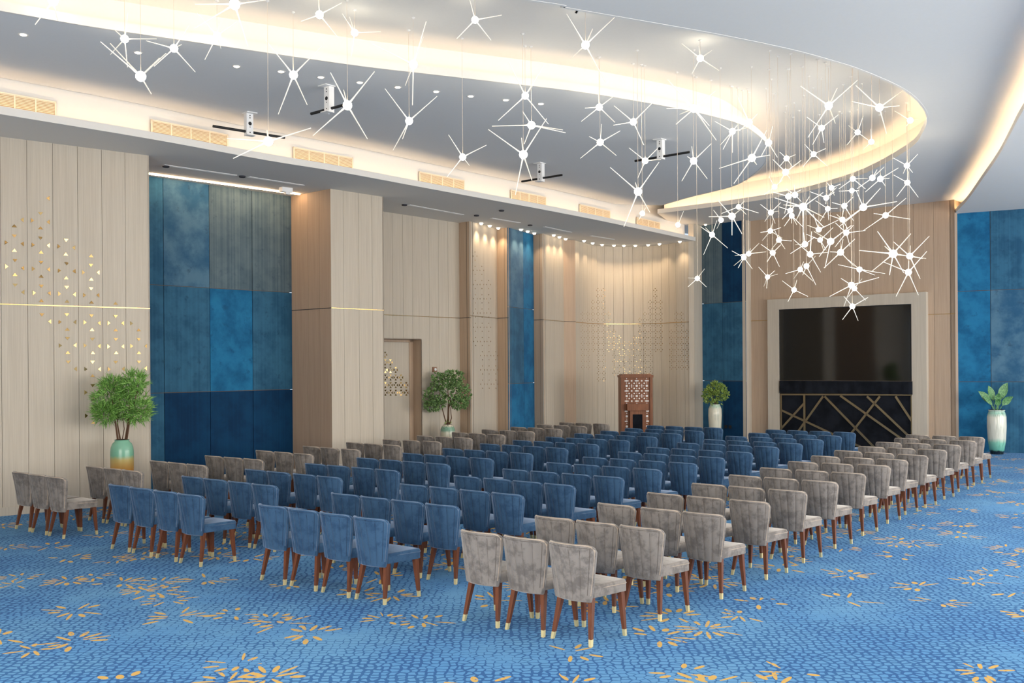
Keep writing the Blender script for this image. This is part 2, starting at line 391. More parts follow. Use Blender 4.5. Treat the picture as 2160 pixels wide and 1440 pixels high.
# wall with the door
D1 = along(B0, dB, 888); D0 = D1-dB*1.62; Bx = D0-dB*.5
h_door = at_h(D1, 716); g_B = at_h(B0, 663.6)
def m_B(i, j): return M['wood']
panel_wall('wall_door', D1, B1, 0, H_SOF, fr(D1, B1, [905, 925, 945]), M['wood'], gold=g_B)
panel_wall('wall_door_header', D0, D1, h_door, H_SOF, fr(D0, D1, [828, 850, 870]), M['wood'], gold=g_B, base=False)
panel_wall('wall_door_left', Bx, D0, 0, H_SOF, [], M['wood'], base=False)
# reveals of the door opening
mb = MB(); mb.wallstrip(D1, D1+kB*.5, 0, h_door, .02, dB); struct(mb.build('trim_1', M['wood_dark']))
mb = MB(); mb.prism([D0, D1, D1+kB*.5, D0+kB*.5], h_door, h_door+.02); struct(mb.build('trim_2', M['wood_dark']))
mb = MB(); mb.wallstrip(D0+kB*.5, D1+kB*.5, 0, h_door, .05, kB); struct(mb.build('trim_3', M['backing']))
dr = MB(); dj = D1-dB*.13+kB*.30
dr.wallstrip(dj-dB*1.36, dj, .012, h_door-.06, .05, kB); door = struct(dr.build('door_1', M['wood']))
fm = MB(); fm.wallstrip(D1-dB*.125+kB*.29, D1-dB*.0+kB*.29, 0, h_door, .09, kB); fm.wallstrip(D0+kB*.29, D1+kB*.29, h_door-.055, h_door, .09, kB)
fm.build('door_frame', M['wood_dark'], door)
# pier 2
Q1 = along(B1, (.72, -.69), 992); Q2 = S(1048, 483); Q3 = along(Q2, (.72, -.69), 1072)
Q4 = S(1125, 495); Q5 = along(Q4, (.72, -.69), 1146); Q6 = S(1188, 505); Q7 = S(1213, 506.7)
g_Q = at_h(Q2, 671)
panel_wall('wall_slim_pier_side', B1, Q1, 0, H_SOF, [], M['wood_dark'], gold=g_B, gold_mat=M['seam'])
panel_wall('wall_slim_pier', Q1, Q2, 0, H_SOF, fr(Q1, Q2, [1020]), M['wood'], gold=g_Q, gold_mat=M['brass_dull'])
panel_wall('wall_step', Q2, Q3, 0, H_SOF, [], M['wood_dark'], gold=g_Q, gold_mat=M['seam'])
b1 = at_h((Q3+Q4)/2, 650); b2 = at_h((Q3+Q4)/2, 808)
panel_wall('wall_blue_column', Q3, Q4, 0, H_SOF, fr(Q3, Q4, [1104]), None, rows=[b2, b1], gap=.012, base=False,
           mat_fn=lambda i, j: [[M['v_bright'], M['v_mid'], M['v_worn']], [M['v_bright'], M['v_bright'], M['v_bright']]][i][j])
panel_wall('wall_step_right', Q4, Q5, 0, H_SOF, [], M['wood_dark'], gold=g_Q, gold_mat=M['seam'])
panel_wall('wall_niche_left', Q5, Q6, 0, H_SOF, [.5], M['wood'], gold=g_Q, gold_mat=M['brass_dull'])
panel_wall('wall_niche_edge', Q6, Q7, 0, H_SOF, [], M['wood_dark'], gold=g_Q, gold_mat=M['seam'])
# curved niche, plank by plank
NC = catmull([Q7, S(1253, 517), S(1293, 520), S(1340, 520), S(1391, 516.7), S(1433, 511), S(1463, 508.3)], 8)
g_N = at_h(S(1340, 520), 683)
acc = [0]
for i in range(1, len(NC)): acc.append(acc[-1]+(NC[i]-NC[i-1]).length)
def nc_at(s):
    s = max(0, min(acc[-1], s))
    for i in range(1, len(acc)):
        if s <= acc[i]: return NC[i-1].lerp(NC[i], (s-acc[i-1])/max(acc[i]-acc[i-1], 1e-9))
    return NC[-1]
back_line = offset(NC, .06); back2 = offset(NC, .2)
if back_line[8].y < NC[8].y: back_line = offset(NC, -.06); back2 = offset(NC, -.2)
mb = MB(); mb.prism(back_line+back2[::-1], 0, H_SOF); wN = struct(mb.build('wall_niche', M['backing']))
n_pl = 16
for i in range(n_pl):
    s0 = acc[-1]*i/n_pl+.004; s1 = acc[-1]*(i+1)/n_pl-.004
    ln = [nc_at(s0+(s1-s0)*q/4) for q in range(5)]; bk = offset(ln, .055)
    if bk[2].y < ln[2].y: bk = offset(ln, -.055)
    p = MB(); p.prism(ln+bk[::-1], 0, H_SOF); p.build('panel', M['wood'], wN, True)
def ribbon(mb, line, h0, h1, d0, d1):
    a = offset(line, d0); b = offset(line, d1)
    for i in range(len(line)-1): mb.prism([a[i], a[i+1], b[i+1], b[i]], h0, h1)
sgn = 1 if back_line[8] == offset(NC, .06)[8] else -1
mb = MB(); ribbon(mb, NC, g_N-.008, g_N+.008, -.004*sgn, .01*sgn); mb.build('metal_strip', M['brass'], wN)
mb = MB(); ribbon(mb, NC, 0, .13, -.014*sgn, .002*sgn); mb.build('baseboard', M['wood'], wN)
# end of the left block, blue strip, screen wall
E0 = NC[-1]; E1 = V2(G(1480, 476, H_OUT)); F1 = V2(G(1571, 464, H_OUT)); T0 = V2(G(1583, 466, H_OUT)); T1 = V2(G(2013, 421, H_OUT))
mb = MB(); mb.wallstrip(E0, E1, 0, H_OUT, .15, Vector((-.95, .3))); struct(mb.build('wall_block_end', M['wood']))
f1 = at_h((E1+F1)/2, 638); f2 = at_h((E1+F1)/2, 803)
panel_wall('wall_blue_strip', E1, F1, 0, H_OUT, fr(E1, F1, [1523.5]), None, rows=[f2, f1], gap=.012, base=False,
           mat_fn=lambda i, j: [[M['v_mid'], M['v_mid'], M['v_grey']], [M['v_dark'], M['v_mid'], M['v_dark']]][i][j])
mb = MB(); mb.wallstrip(F1, T0, 0, H_OUT, .1, BACK(F1, T0)); struct(mb.build('trim_4', M['wood']))
dT = (T1-T0).normalized(); kT = BACK(T0, T1); g_T = at_h(along(T0, dT, 1600), 676)
panel_wall('wall_screen', T0, T1, 0, H_OUT, fr(T0, T1, [1583+43*i for i in range(1, 10)]), M['wood_dark'], gold=g_T)
mb = MB(); mb.wallstrip(T1, T1+kT*1.0, 0, H_OUT, .12, -dT); struct(mb.build('wall_screen_end', M['wood_dark']))
r1 = at_h(R0+dR*.8, 612); r2 = at_h(R0+dR*.8, 805)
R0x = R0-dR*.5
panel_wall('wall_right', R0x, R1, 0, H_LOW+.02, fr(R0x, R1, [2089])+[.3, .45, .6, .75, .9], None, rows=[r2, r1], gap=.012, base=False,
           mat_fn=lambda i, j: [[M['v_bright'], M['v_bright'], M['v_bright']], [M['v_mid'], M['v_worn'], M['v_mid']], [M['v_mid'], M['v_dark'], M['v_mid']]][i % 3][j])
# wall behind the camera and glazed wall on the right, outside the frame
for nm, a, b in (('wall_back', W1, A_near), ('wall_window', R1, W1)):
    a = V2(a); b = V2(b); t = (b-a).normalized(); k = Vector((-t.y, t.x))
    if k.dot(Vector((2, 12))-(a+b)/2) > 0: k = -k
    mb = MB(); mb.wallstrip(a, b, 0, .45, .2, k); mb.wallstrip(a, b, 5.05, H_OUT+.4, .2, k); w = struct(mb.build(nm, M['wood']))
    n = int((b-a).length/2.2)
    for i in range(n+1):
        p = MB(); p.box((a.x+t.x*(b-a).length*i/n+k.x*.1, a.y+t.y*(b-a).length*i/n+k.y*.1, 2.75), (t.x*.05, t.y*.05, 0), (k.x*.1, k.y*.1, 0), (0, 0, 2.3)); p.build('mullion', M['white'], w)
    p = MB(); p.wallstrip(a+k*.12, b+k*.12, .45, 5.05, .02, k); p.build('window_pane', M['glass'], w)

# ------------------------------------------------------------------ ceilings: soffit, grey slab, outer ceiling, low ceiling, coves
ceil = struct(empty('ceiling'))
SE = [S(x, y) for x, y in ((0, 240), (320, 293), (560, 337), (720, 363), (930, 402), (1137, 440), (1280, 468), (1467, 508))]
d0 = (SE[1]-SE[0]).normalized(); SE = catmull([SE[0]-d0*9, SE[0]-d0*4]+SE, 5)
lip_h = .11
mb = MB(); mb.prism(SE+[(4.9, 29.6), (3.5, 32), (-6, 32), (-22, 20), (-20, 6)], H_SOF, H_SOF+.04); mb.build('soffit', M['paint'], ceil)
SL = 1 if offset(SE, 1)[8].x < SE[8].x else -1
def cove(line, sg, h, top, lip=lip_h, back=.34, strip='led', mat='paint'):
    mb = MB(); ribbon(mb, line, h-.004, h+lip, -.004*sg, .035*sg); mb.build('cove_lip', M[mat], ceil, True)
    mb = MB(); ribbon(mb, line, h+.042, top, back*sg, (back+.05)*sg); mb.build('cove_riser', M['paint'], ceil, True)
    mb = MB(); ribbon(mb, line, h+.045, h+.06, .07*sg, .10*sg); mb.build('light_strip', M[strip], ceil)
cove(SE, SL, H_SOF, H_TOP, strip='led_a')
TG = [V2(G(x, y, H_SLAB)) for x, y in ((0, 22), (183, 54), (360, 80.5), (560, 110), (760, 138.7), (900, 155), (1060, 173.5), (1240, 195.5), (1415, 225.6), (1505, 245), (1568, 264), (1609, 293.6), (1624, 319),
      (1615, 346), (1590, 369), (1551, 391), (1500, 405), (1454, 416), (1395, 433))]
dt = (TG[1]-TG[0]).normalized(); TG = catmull([TG[0]-dt*7, TG[0]-dt*3]+TG, 5)
SR = offset(SE, .30*SL)
slab_poly = TG+[p for p in SR[::-1] if p.y < TG[-1].y+.4 and p.y > TG[0].y-1]
mb = MB(); mb.prism(slab_poly, H_SLAB, H_SLAB+.04); mb.build('dropped_slab', M['paint_slab'], ceil)
TGs = 1 if inside(offset(TG, .3)[20], slab_poly) else -1
cove(TG, TGs, H_SLAB, H_TOP, strip='led_b')
OC = [V2(G(x, y, H_OUT)) for x, y in ((1103, 0), (1195, 18), (1380, 50), (1520, 75), (1660, 104), (1747, 127), (1821, 151), (1903, 188), (1942, 222), (1955.6, 252), (1946, 280), (1919, 313), (1832, 361.7),
      (1754, 389), (1676, 409), (1540, 431), (1387, 450))]
OC = catmull([(-14, 4.5), (-9, 7.2), (-4.5, 9.2)]+OC, 5)
beige_poly = OC+[p for p in SE[::-1]]
OCs = -1 if inside(offset(OC, .3)[40], beige_poly) else 1
RC = [V2(G(x, y, H_LOW)) for x, y in ((2160, 230), (2133, 280), (2107, 328), (2073, 377), (2040, 423), (2017, 447))]
dr_ = (RC[1]-RC[0]).normalized(); RC = catmull([RC[0]-dr_*13+Vector((1.2, 0)), RC[0]-dr_*5+Vector((.1, 0))]+RC+[RC[-1]-dr_*-1.2], 5)
RCs = 1 if offset(RC, 1)[14].x > RC[14].x else -1
end_cut = OC[-1]
mb = MB(); mb.prism(OC+[SR[-1]+Vector((-.3, .2)), (5.0, 30.5), (8, 33), (25, 33), (25, 16), (3, -8), (-16, 2)], H_OUT, H_OUT+.04); mb.build('outer_panel', M['paint'], ceil)
cove(OC, OCs, H_OUT, H_TOP, strip='led_c')
mb = MB(); mb.prism(RC+[(T1.x+.3, T1.y+3), (26, 30), (26, 10), (9, -2)], H_LOW, H_LOW+.035); mb.build('low_panel', M['paint'], ceil)
cove(RC, RCs, H_LOW, H_OUT, lip=.09, strip='led_c')
mb = MB(); mb.prism([(-22, 4), (3, -9), (26, 16), (26, 34), (-4, 34), (-22, 22)], H_TOP, H_TOP+.06); mb.build('top_panel', M['paint'], ceil)

# LED line over the blue recess
a = G(313, 366, H_SOF-.012); b = G(632, 409.5, H_SOF-.012)
mb = MB(); t = (b-a).normalized(); mb.box((a+b)/2, (b-a)/2, Vector((-t.y, t.x, 0))*.022, (0, 0, .012))
tag(mb.build('led_line', M['led_soft']), 'warm LED line set along the soffit above the blue recess', 'light')

# ------------------------------------------------------------------ inlays on the walls
def tri(mb, c, t, n, w, h, d, depth=.006, tilt=(0, 0)):
    """small raised triangle at c on a wall with tangent t, facing n; d = U D L R"""
    c = Vector(c); t = Vector((t[0], t[1], 0)); u = Vector((0, 0, 1)); n = Vector((n[0], n[1], 0))
    if d == 'U': q = [(-w, -h*.5), (w, -h*.5), (0, h*.7)]
    elif d == 'D': q = [(-w, h*.5), (w, h*.5), (0, -h*.7)]
    elif d == 'R': q = [(w*.6, -w), (w*.6, w), (-w*.7, 0)]
    else: q = [(-w*.6, -w), (-w*.6, w), (w*.7, 0)]
    f = [c+t*x+u*z+n*(depth+tilt[0]*x+tilt[1]*z) for x, z in q]; bk = [c+t*x+u*z-n*.004 for x, z in q]
    mb.add(f+bk, [(0, 1, 2), (5, 4, 3), (0, 3, 4, 1), (1, 4, 5, 2), (2, 5, 3, 0)])
INL1 = "368,497,R 310,612,D 170,660,R 248,665,L 368,677,R 110,707,U 310,723,U 110,782,D 310,798,D 503,815,D 48,832,L 170,842,R 252,850,L 368,855,R 448,862,L 560,872,R 110,893,U 312,907,U 500,922,U 692,935,U 113,967,D 312,982,D 507,992,D 690,1005,D 50,1015,L 172,1027,R 253,1032,L 368,1037,R 450,1045,L 562,1050,R 633,1060,L 745,1060,R 113,1077,U 313,1090,U 502,1102,U 692,1112,U 113,1155,D 313,1163,D 505,1172,D 690,1183,D 172,1210,R 258,1215,L 372,1217,R 450,1222,L 563,1227,R 640,1232,L 742,1232,R 313,1275,U 507,1280,U 693,1287,U 875,1295,U 315,1380,D 505,1380,D 692,1388,D 875,1393,D"
INL2 = "375,280,R 452,283,L 565,285,R 642,287,L 750,292,R 823,292,L 928,293,R 995,295,L 507,340,U 695,343,U 875,345,U 1050,345,U 508,408,D 697,413,D 875,415,D 1050,415,D 453,463,L 565,460,R 642,462,L 748,467,R 820,470,L 928,470,R 995,467,L 1102,467,R 510,517,U 700,518,U 877,518,U 1050,518,U 513,587,D 697,588,D 873,588,D 1050,587,D 567,640,R 645,642,L 750,642,R 823,642,L 930,640,R 1100,635,R 697,693,U 697,765,D 645,818,L 698,870,U 700,942,D 648,995,L 700,1047,U"
rnd = random.Random(5)
def on_line(a, d, x, y):
    p = along(a, d, x); return Vector((p.x, p.y, at_h(p, y)))
kA = BACK(A0, A1)
for src, oy in ((INL1, 280), (INL2, 600)):
    for it in src.split():
        x, y, d = it.split(','); x = float(x)/3.6; y = float(y)/3.6+oy
        mb = MB(); tri(mb, on_line(A0, dA, x, y), dA, -kA, .036, .040, d, tilt=(rnd.uniform(-.2, .2), rnd.uniform(-.22, .14)))
        mb.build('inlay', M['brass'], wA)
def dot_field(wall, pts, line_fn, w=.018):
    mb = MB()
    for x, y, d in pts:
        c, t, n = line_fn(x, y); tri(mb, c, t, n, w, w*1.1, d, .005, (rnd.uniform(-.16, .16), rnd.uniform(-.12, .2)))
    o = mb.build('inlay_field', M['brass'], wall); o['kind'] = 'stuff'
def lattice(x0, x1, y0, y1, dx, dy, test):
    out = []; j = 0; y = y0
    while y <= y1:
        i = 0; x = x0
        while x <= x1:
            if test(x, y): out += [(x, y-dy*.28, 'D'), (x, y+dy*.28, 'U'), (x-dx*.28, y, 'L'), (x+dx*.28, y, 'R')]
            x += dx; i += 1
        y += dy; j += 1
    return out
def niche_fn(x, y):
    for i in range(1, len(NC)):
        if px(NC[i-1]) <= x <= px(NC[i]):
            p = along(NC[i-1], NC[i]-NC[i-1], x); t = (NC[i]-NC[i-1]).normalized(); n = Vector((t.y, -t.x))
            if n.y > 0: n = -n
            return Vector((p.x, p.y, at_h(p, y))), t, n
    return Vector((NC[-1].x, NC[-1].y, at_h(NC[-1], y))), Vector((1, 0)), Vector((0, -1))
def in_spires(x, y):
    s1 = abs(x-1262) < max(0, min(22, (y-606)*.42)) and y < 745 or abs(x-1268) < 10 and y < 806
    s2 = abs(x-1380) < max(0, min(21, (y-606)*.42)) and y < 740 or abs(x-1358) < 16 and 640 < y < 790 and y-640 > (1375-x)*1.2
    base = 1285 < x < 1372 and y > 690 and y < 792 and not (1300 < x < 1340 and y < 690+30-abs(x-1320)*.7)
    side = 1226 < x < 1243 and 655 < y < 780 or 1412 < x < 1452 and 660 < y < 778 and abs(x-1432) < (y-640)*.3
    return s1 or s2 or base or side
dot_field(wN, lattice(1228, 1452, 612, 802, 11, 12.5, in_spires), niche_fn, .017)
wP = bpy.data.objects['wall_slim_pier']; dQ = (Q2-Q1).normalized(); kQ = BACK(Q1, Q2)
def slim_test(x, y):
    c = int((x-1001)/14+.5)
    return [535 < y < 740, 548 < y < 832, 590 < y < 832, 720 < y < 832][min(c, 3)]
dot_field(wP, lattice(1002, 1044, 540, 830, 14, 30, slim_test), lambda x, y: (on_line(Q1, dQ, x, y), dQ, -kQ), .02)
dj_a = dj-dB*1.36
dot_field(door, lattice(811, 860, 748, 834, 11, 16, lambda x, y: x-808 < max(8, (y-735)*.62)), lambda x, y: (on_line(dj_a, dB, x, y), dB, -kB), .035)

# ------------------------------------------------------------------ screen wall portal, screen, stage front
def T(x, y, d):                                        # point on a plane d in front of the screen wall
    p = along(T0-kT*d, dT, x); return Vector((p.x, p.y, at_h(p, y)))
def slabT(mb, x0, x1, h0, h1, d0, d1):                 # box on the screen wall between pixel columns at front plane d1
    a = along(T0-kT*d1, dT, x0); b = along(T0-kT*d1, dT, x1); mb.prism([a, b, b+kT*(d1-d0), a+kT*(d1-d0)], h0, h1)
hp = T(1618, 632, .16).z; hs1 = T(1780, 648.5, .10).z; hs0 = T(1780, 802.5, .10).z; hg = T(1780, 832, .10).z
aT = math.atan2(dT.y, dT.x); mT = Vector((((T0+T1)/2).x, ((T0+T1)/2).y, 0)); ITR = (Matrix.Translation(mT) @ Matrix.Rotation(aT, 4, 'Z')).inverted()
def rebase(root):
    for c in root.children: c.data.transform(ITR)
pt = empty('screen_portal', mT, aT); tag(pt, 'pale wood portal frame around the black screen', 'frame')
for x0, x1, h0, h1 in ((1618, 1641, 0, hp), (1921.5, 1953, 0, hp), (1641, 1921.5, hs1+.02, hp)):
    mb = MB(); slabT(mb, x0, x1, h0, h1, 0, .16); mb.build('portal_board', M['wood'], pt)
rebase(pt)
scr = empty('wide_display', mT, aT); tag(scr, 'large black flat screen set in the pale wood portal', 'screen')
mb = MB(); slabT(mb, 1644, 1919, hs0, hs1, .05, .10); mb.build('display_glass', M['screen'], scr)
mb = MB(); slabT(mb, 1641, 1644, hs0, hs1+.02, .0, .11); slabT(mb, 1919, 1921.5, hs0, hs1+.02, 0, .11); slabT(mb, 1644, 1919, hs1, hs1+.02, 0, .11); mb.build('display_bezel', M['black'], scr)
mb = MB(); ax = along(T0-kT*.2, dT, 1643); bx = along(T0-kT*.2, dT, 1922); n = 60
fr_, bk_ = [], []
for i in range(n+1):
    p = ax.lerp(bx, i/n); fr_.append(p-kT*(.012*math.sin(i*1.1)+.008*math.sin(i*2.7))); bk_.append(p+kT*.1)
mb.prism(fr_+bk_[::-1], hg+.03, hs0-.01)
tag(mb.build('black_drape', M['black_cloth'], None, True), 'black cloth band draped below the black screen', 'cloth')
rebase(scr); _d = bpy.data.objects['black_drape']; _d.data.transform(ITR); _d.location = mT; _d.rotation_euler = (0, 0, aT)
st = empty('stage_front', mT, aT); tag(st, 'black panel with crossing brass strips below the screen', 'panel')
mb = MB(); slabT(mb, 1641, 1922, 0, hg+.02, 0, .10); mb.build('dark_panel', M['black_cloth'], st)
def strip(x0, y0, x1, y1, w=.055):
    a = T(1440+x0/2.571, 400+y0/2.571, .115); b = T(1440+x1/2.571, 400+y1/2.571, .115)
    d = (b-a).normalized(); n = Vector((-kT.x, -kT.y, 0)); s = d.cross(n)
    mb = MB(); mb.box((a+b)/2, (b-a)/2, s*w/2, n*.012); mb.build('brass_strip', M['brass_dull'], st)
for q in ((525, 1110, 1240, 1112, .04), (529, 1110, 529, 1440, .04), (1237, 1112, 1237, 1440, .04), (655, 1112, 655, 1440), (530, 1195, 960, 1395), (652, 1160, 528, 1295), (757, 1120, 590, 1352), (765, 1120, 1060, 1425),
          (850, 1116, 1237, 1390), (1065, 1120, 830, 1420), (995, 1120, 1235, 1350), (1150, 1120, 1236, 1252)): strip(*q)

rebase(st)
# ------------------------------------------------------------------ air grilles in the lit cove wall
riser = offset(SE, .315*SL)
def on_poly(line, x):
    for i in range(1, len(line)):
        a, b = px(line[i-1]), px(line[i])
        if line[i-1].y > 1 and a <= x <= b:
            return along(line[i-1], line[i]-line[i-1], x), (line[i]-line[i-1]).normalized()
    return None
for i, (x0, x1) in enumerate(((-60, 120), (320, 482), (620, 745), (885, 980), (1078, 1152), (1223, 1287), (1343, 1392))):
    a, _ = on_poly(riser, x0); b, _ = on_poly(riser, x1); t = (b-a).normalized(); k = BACK(a, b); L = (b-a).length
    g0 = H_SOF+.15; g1 = H_SOF+.385; c = (a+b)/2
    g = empty('air_grille', (c.x, c.y, g0)); rot = lambda v: v
    tag(g, 'cream louvred air grille in the glowing cove wall, %s from the left' % ORD[i+1], 'grille', 'air grilles in the cove wall')
    inv = Matrix.Translation((-c.x, -c.y, -g0))
    def put(m, name, mat):
        o = m.build(name, mat, g); o.data.transform(inv); return o
    m = MB()
    for s0, s1, h0, h1 in ((0, L, g0, g0+.02), (0, L, g1-.02, g1), (0, .02, g0, g1), (L-.02, L, g0, g1)): m.wallstrip(a+t*s0-k*.02, a+t*s1-k*.02, h0, h1, .02, k)
    put(m, 'grille_frame', M['grille'])
    for q in (1, 2, 3):
        m = MB(); m.wallstrip(a+t*(L*q/4-.01)-k*.018, a+t*(L*q/4+.01)-k*.018, g0+.02, g1-.02, .018, k); put(m, 'divider', M['grille'])
    m = MB()
    for q in range(9):
        hh = g0+.03+q*.0215; m.wallstrip(a+t*.02-k*.013, a+t*(L-.02)-k*.013, hh, hh+.009, .012, k)
    put(m, 'louvre', M['grille'])['kind'] = 'stuff'
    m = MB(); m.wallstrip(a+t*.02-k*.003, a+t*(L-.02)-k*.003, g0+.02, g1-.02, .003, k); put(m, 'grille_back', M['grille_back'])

# ------------------------------------------------------------------ downlights
m = MB(); m.lathe([(.004, -.034), (.018, -.030), (.028, -.018), (.032, .0)], 16); me_lens = m.mesh('lens'); me_lens.materials.append(M['spotlamp'])
m = MB(); m.lathe([(.031, -.006), (.046, -.006), (.048, 0), (.031, 0)], 18); me_ring = m.mesh('ring'); me_ring.materials.append(M['trim_ring'])
def downlight(x, y, h, label, group, sc=1.0, spot=0, tgt=None, zs=1.0):
    p = G(x, y, h); o = empty('downlight', p); o.scale = (sc, sc, sc*zs); tag(o, label, 'downlight', group)
    obj('lens', me_lens, None, o); obj('trim_ring', me_ring, None, o)
    if spot:
        d = bpy.data.lights.new('spot', 'SPOT'); d.energy = spot; d.color = (1, .74, .46); d.spot_size = math.radians(96); d.spot_blend = 1.0; d.shadow_soft_size = .03
        l = bpy.data.objects.new('spot_lamp', d); COL.objects.link(l); l.location = p-Vector((0, 0, .085))
        l.rotation_euler = (Vector((tgt[0], tgt[1], tgt[2]))-l.location).to_track_quat('-Z', 'Y').to_euler()
for i, (x, y) in enumerate(((49, 73), (291, 111), (499, 140), (593, 151), (677, 163), (759, 174), (839, 184), (920, 193), (993, 203), (1067, 211), (1141, 219))):
    downlight(x, y, H_SLAB-.001, 'small round downlight in the grey dropped ceiling, %s from the left' % ORD[i+1], 'downlights in the grey ceiling', 1.3, zs=.3)
for i, (x, y) in enumerate(((1015, 470), (1033, 475), (1051, 480), (1099, 483), (1113, 487), (1127, 491), (1168, 495), (1180, 499), (1193, 503), (1232, 507), (1250, 512), (1270, 515.5), (1295, 517), (1316, 517.5), (1340, 517.5), (1367, 516), (1391, 514), (1434, 509))):
    p = G(x, y-1.5, H_SOF); q = Vector((p.x, p.y)); away = Vector((p.x, p.y)).normalized()
    t = q+away*.22; p = q+away*.12
    yy = YH-(H_SOF-H)*FPX/p.y; xx = 1080+FPX*p.x/p.y; xx, yy = xx+ROLL*(yy-YH), yy-ROLL*(xx-1080)
    downlight(xx, yy, H_SOF-.001, 'small round downlight along the curved wall top, %s from the left' % ORD[i+1], 'downlights along the left wall', 1.45, 38, (t.x, t.y, 2.0))
for i, (x, y) in enumerate(((2045, 453), (2091, 450.5), (2137, 447.5))):
    p = G(x, y, H_LOW); t = V2(p)+V2(p).normalized()*.4
    downlight(x, y, H_LOW-.001, 'small downlight above the right blue wall, %s from the left' % ORD[i+1], 'downlights above the right blue wall', 1.5, 16, (t.x, t.y, 2.0))
downlight(1488, 473, H_OUT-.001, 'single small downlight above the narrow blue strip', None, 1.2)

# ------------------------------------------------------------------ small ceiling fittings on the soffit
for i, (x0, y0, x1, y1) in enumerate(((345, 348, 498, 370), (524, 373, 640, 391), (862, 432, 976, 453), (1036, 460, 1096, 470), (1148, 478, 1204, 490), (1246, 497, 1294, 505))):
    a = G(x0, y0, H_SOF-.004); b = G(x1, y1, H_SOF-.004); t = (b-a).normalized(); s = Vector((-t.y, t.x, 0))
    r = empty('slot_diffuser', (a+b)/2); tag(r, 'thin white linear slot diffuser in the soffit, %s from the left' % ORD[i+1], 'diffuser', 'slot diffusers in the soffit')
    for q in (-1, 1):
        m = MB(); m.box(s*.03*q, (b-a)/2, s*.009, (0, 0, .004)); m.build('diffuser_edge', M['white'], r)
    m = MB(); m.box((0, 0, .001), (b-a)/2, s*.02, (0, 0, .002)); m.build('diffuser_slot', M['trim_ring'], r)
for i, (x, y) in enumerate(((350, 349.5), (511, 371), (853, 431), (1005, 453.5), (1058, 443), (1118, 474))):
    m = MB(); m.lathe([(.055, -.028), (.06, -.022), (.06, 0)], 16); o = m.build('ceiling_speaker', M['seam'], None, True); o.location = G(x, y, H_SOF)
    tag(o, 'small dark round fitting under the soffit, %s from the left' % ORD[i+1], 'detector', 'dark ceiling fittings')
o = empty('beam_detector', G(603, 396, H_SOF)); o.rotation_euler = (0, 0, .8); tag(o, 'white box detector under the soffit by the warm LED line', 'detector')
m = MB(); m.box((0, 0, -.045), (.12, 0, 0), (0, .06, 0), (0, 0, .045)); m.build('housing', M['white'], o)
m = MB(); m.box((.02, -.02, -.11), (.05, 0, 0), (0, .03, 0), (0, 0, .022)); m.build('sensor_eye', M['white'], o)

# projector hangers
for i, (x, y, yb, bx0, by0, bx1, by1) in enumerate(((527, 238, 286, 465, 267, 588, 287), (689, 181, 237, 643, 240, 738, 217), (1138, 344, 383, 1097, 383.5, 1180, 367.5), (1391, 294, 336, 1341, 339.5, 1443, 320))):
    p = G(x, y, H_SLAB); hb = at_h(p, yb); o = empty('projector_hanger', p)
    tag(o, ['white bracket with dark bar, leftmost under the grey ceiling', 'white bracket with dark bar, nearest to the camera beside the row of downlights', 'white bracket with dark bar, farthest, just before the cove grilles',
            'white bracket with dark bar, rightmost under the grey ceiling'][i], 'bracket', 'brackets under the grey ceiling')
    L = H_SLAB-hb; an = .75 if i else -.82
    ux = Vector((math.cos(an), -math.sin(an) if i else math.sin(an), 0)); ux = Vector((.76, -.65, 0)) if i else Vector((.75, .66, 0)); uy = Vector((-ux.y, ux.x, 0))
    m = MB(); m.box((0, 0, -L/2), ux*.055, uy*.004, (0, 0, L/2)); m.box(ux*.055+uy*.045+Vector((0, 0, -L/2)), ux*.004, uy*.045, (0, 0, L/2)); m.box(-ux*.055+uy*.045+Vector((0, 0, -L/2)), ux*.004, uy*.045, (0, 0, L/2)); m.build('channel', M['white'], o)
    m = MB(); m.box((0, 0, -.006), ux*.09, uy*.09, (0, 0, .006)); m.build('ceiling_plate', M['white'], o)
    m = MB(); m.box((0, 0, -L+.004), ux*.075, uy*.06, (0, 0, .005)); m.build('foot_plate', M['white'], o)
    for hz, rr in ((-L*.12, .010), (-L*.22, .010), (-L*.47, .03), (-L*.62, .008), (-L*.86, .010)):
        m = MB(); n_ = -uy; m.tube([Vector((0, 0, hz))+n_*.0045, Vector((0, 0, hz))+n_*.007], rr, 12); m.build('bolt_hole', M['black'], o)
    hz = at_h(p, (by0+by1)/2)-H_SLAB; half = (bx1-bx0)/2*p.y/FPX/ux.x/1.0
    m = MB(); m.tube([ux*-half*.97+uy*.045+Vector((0, 0, hz)), ux*half*1.03+uy*.045+Vector((0, 0, hz))], .021, 10); m.build('cross_bar', M['black'], o, True)

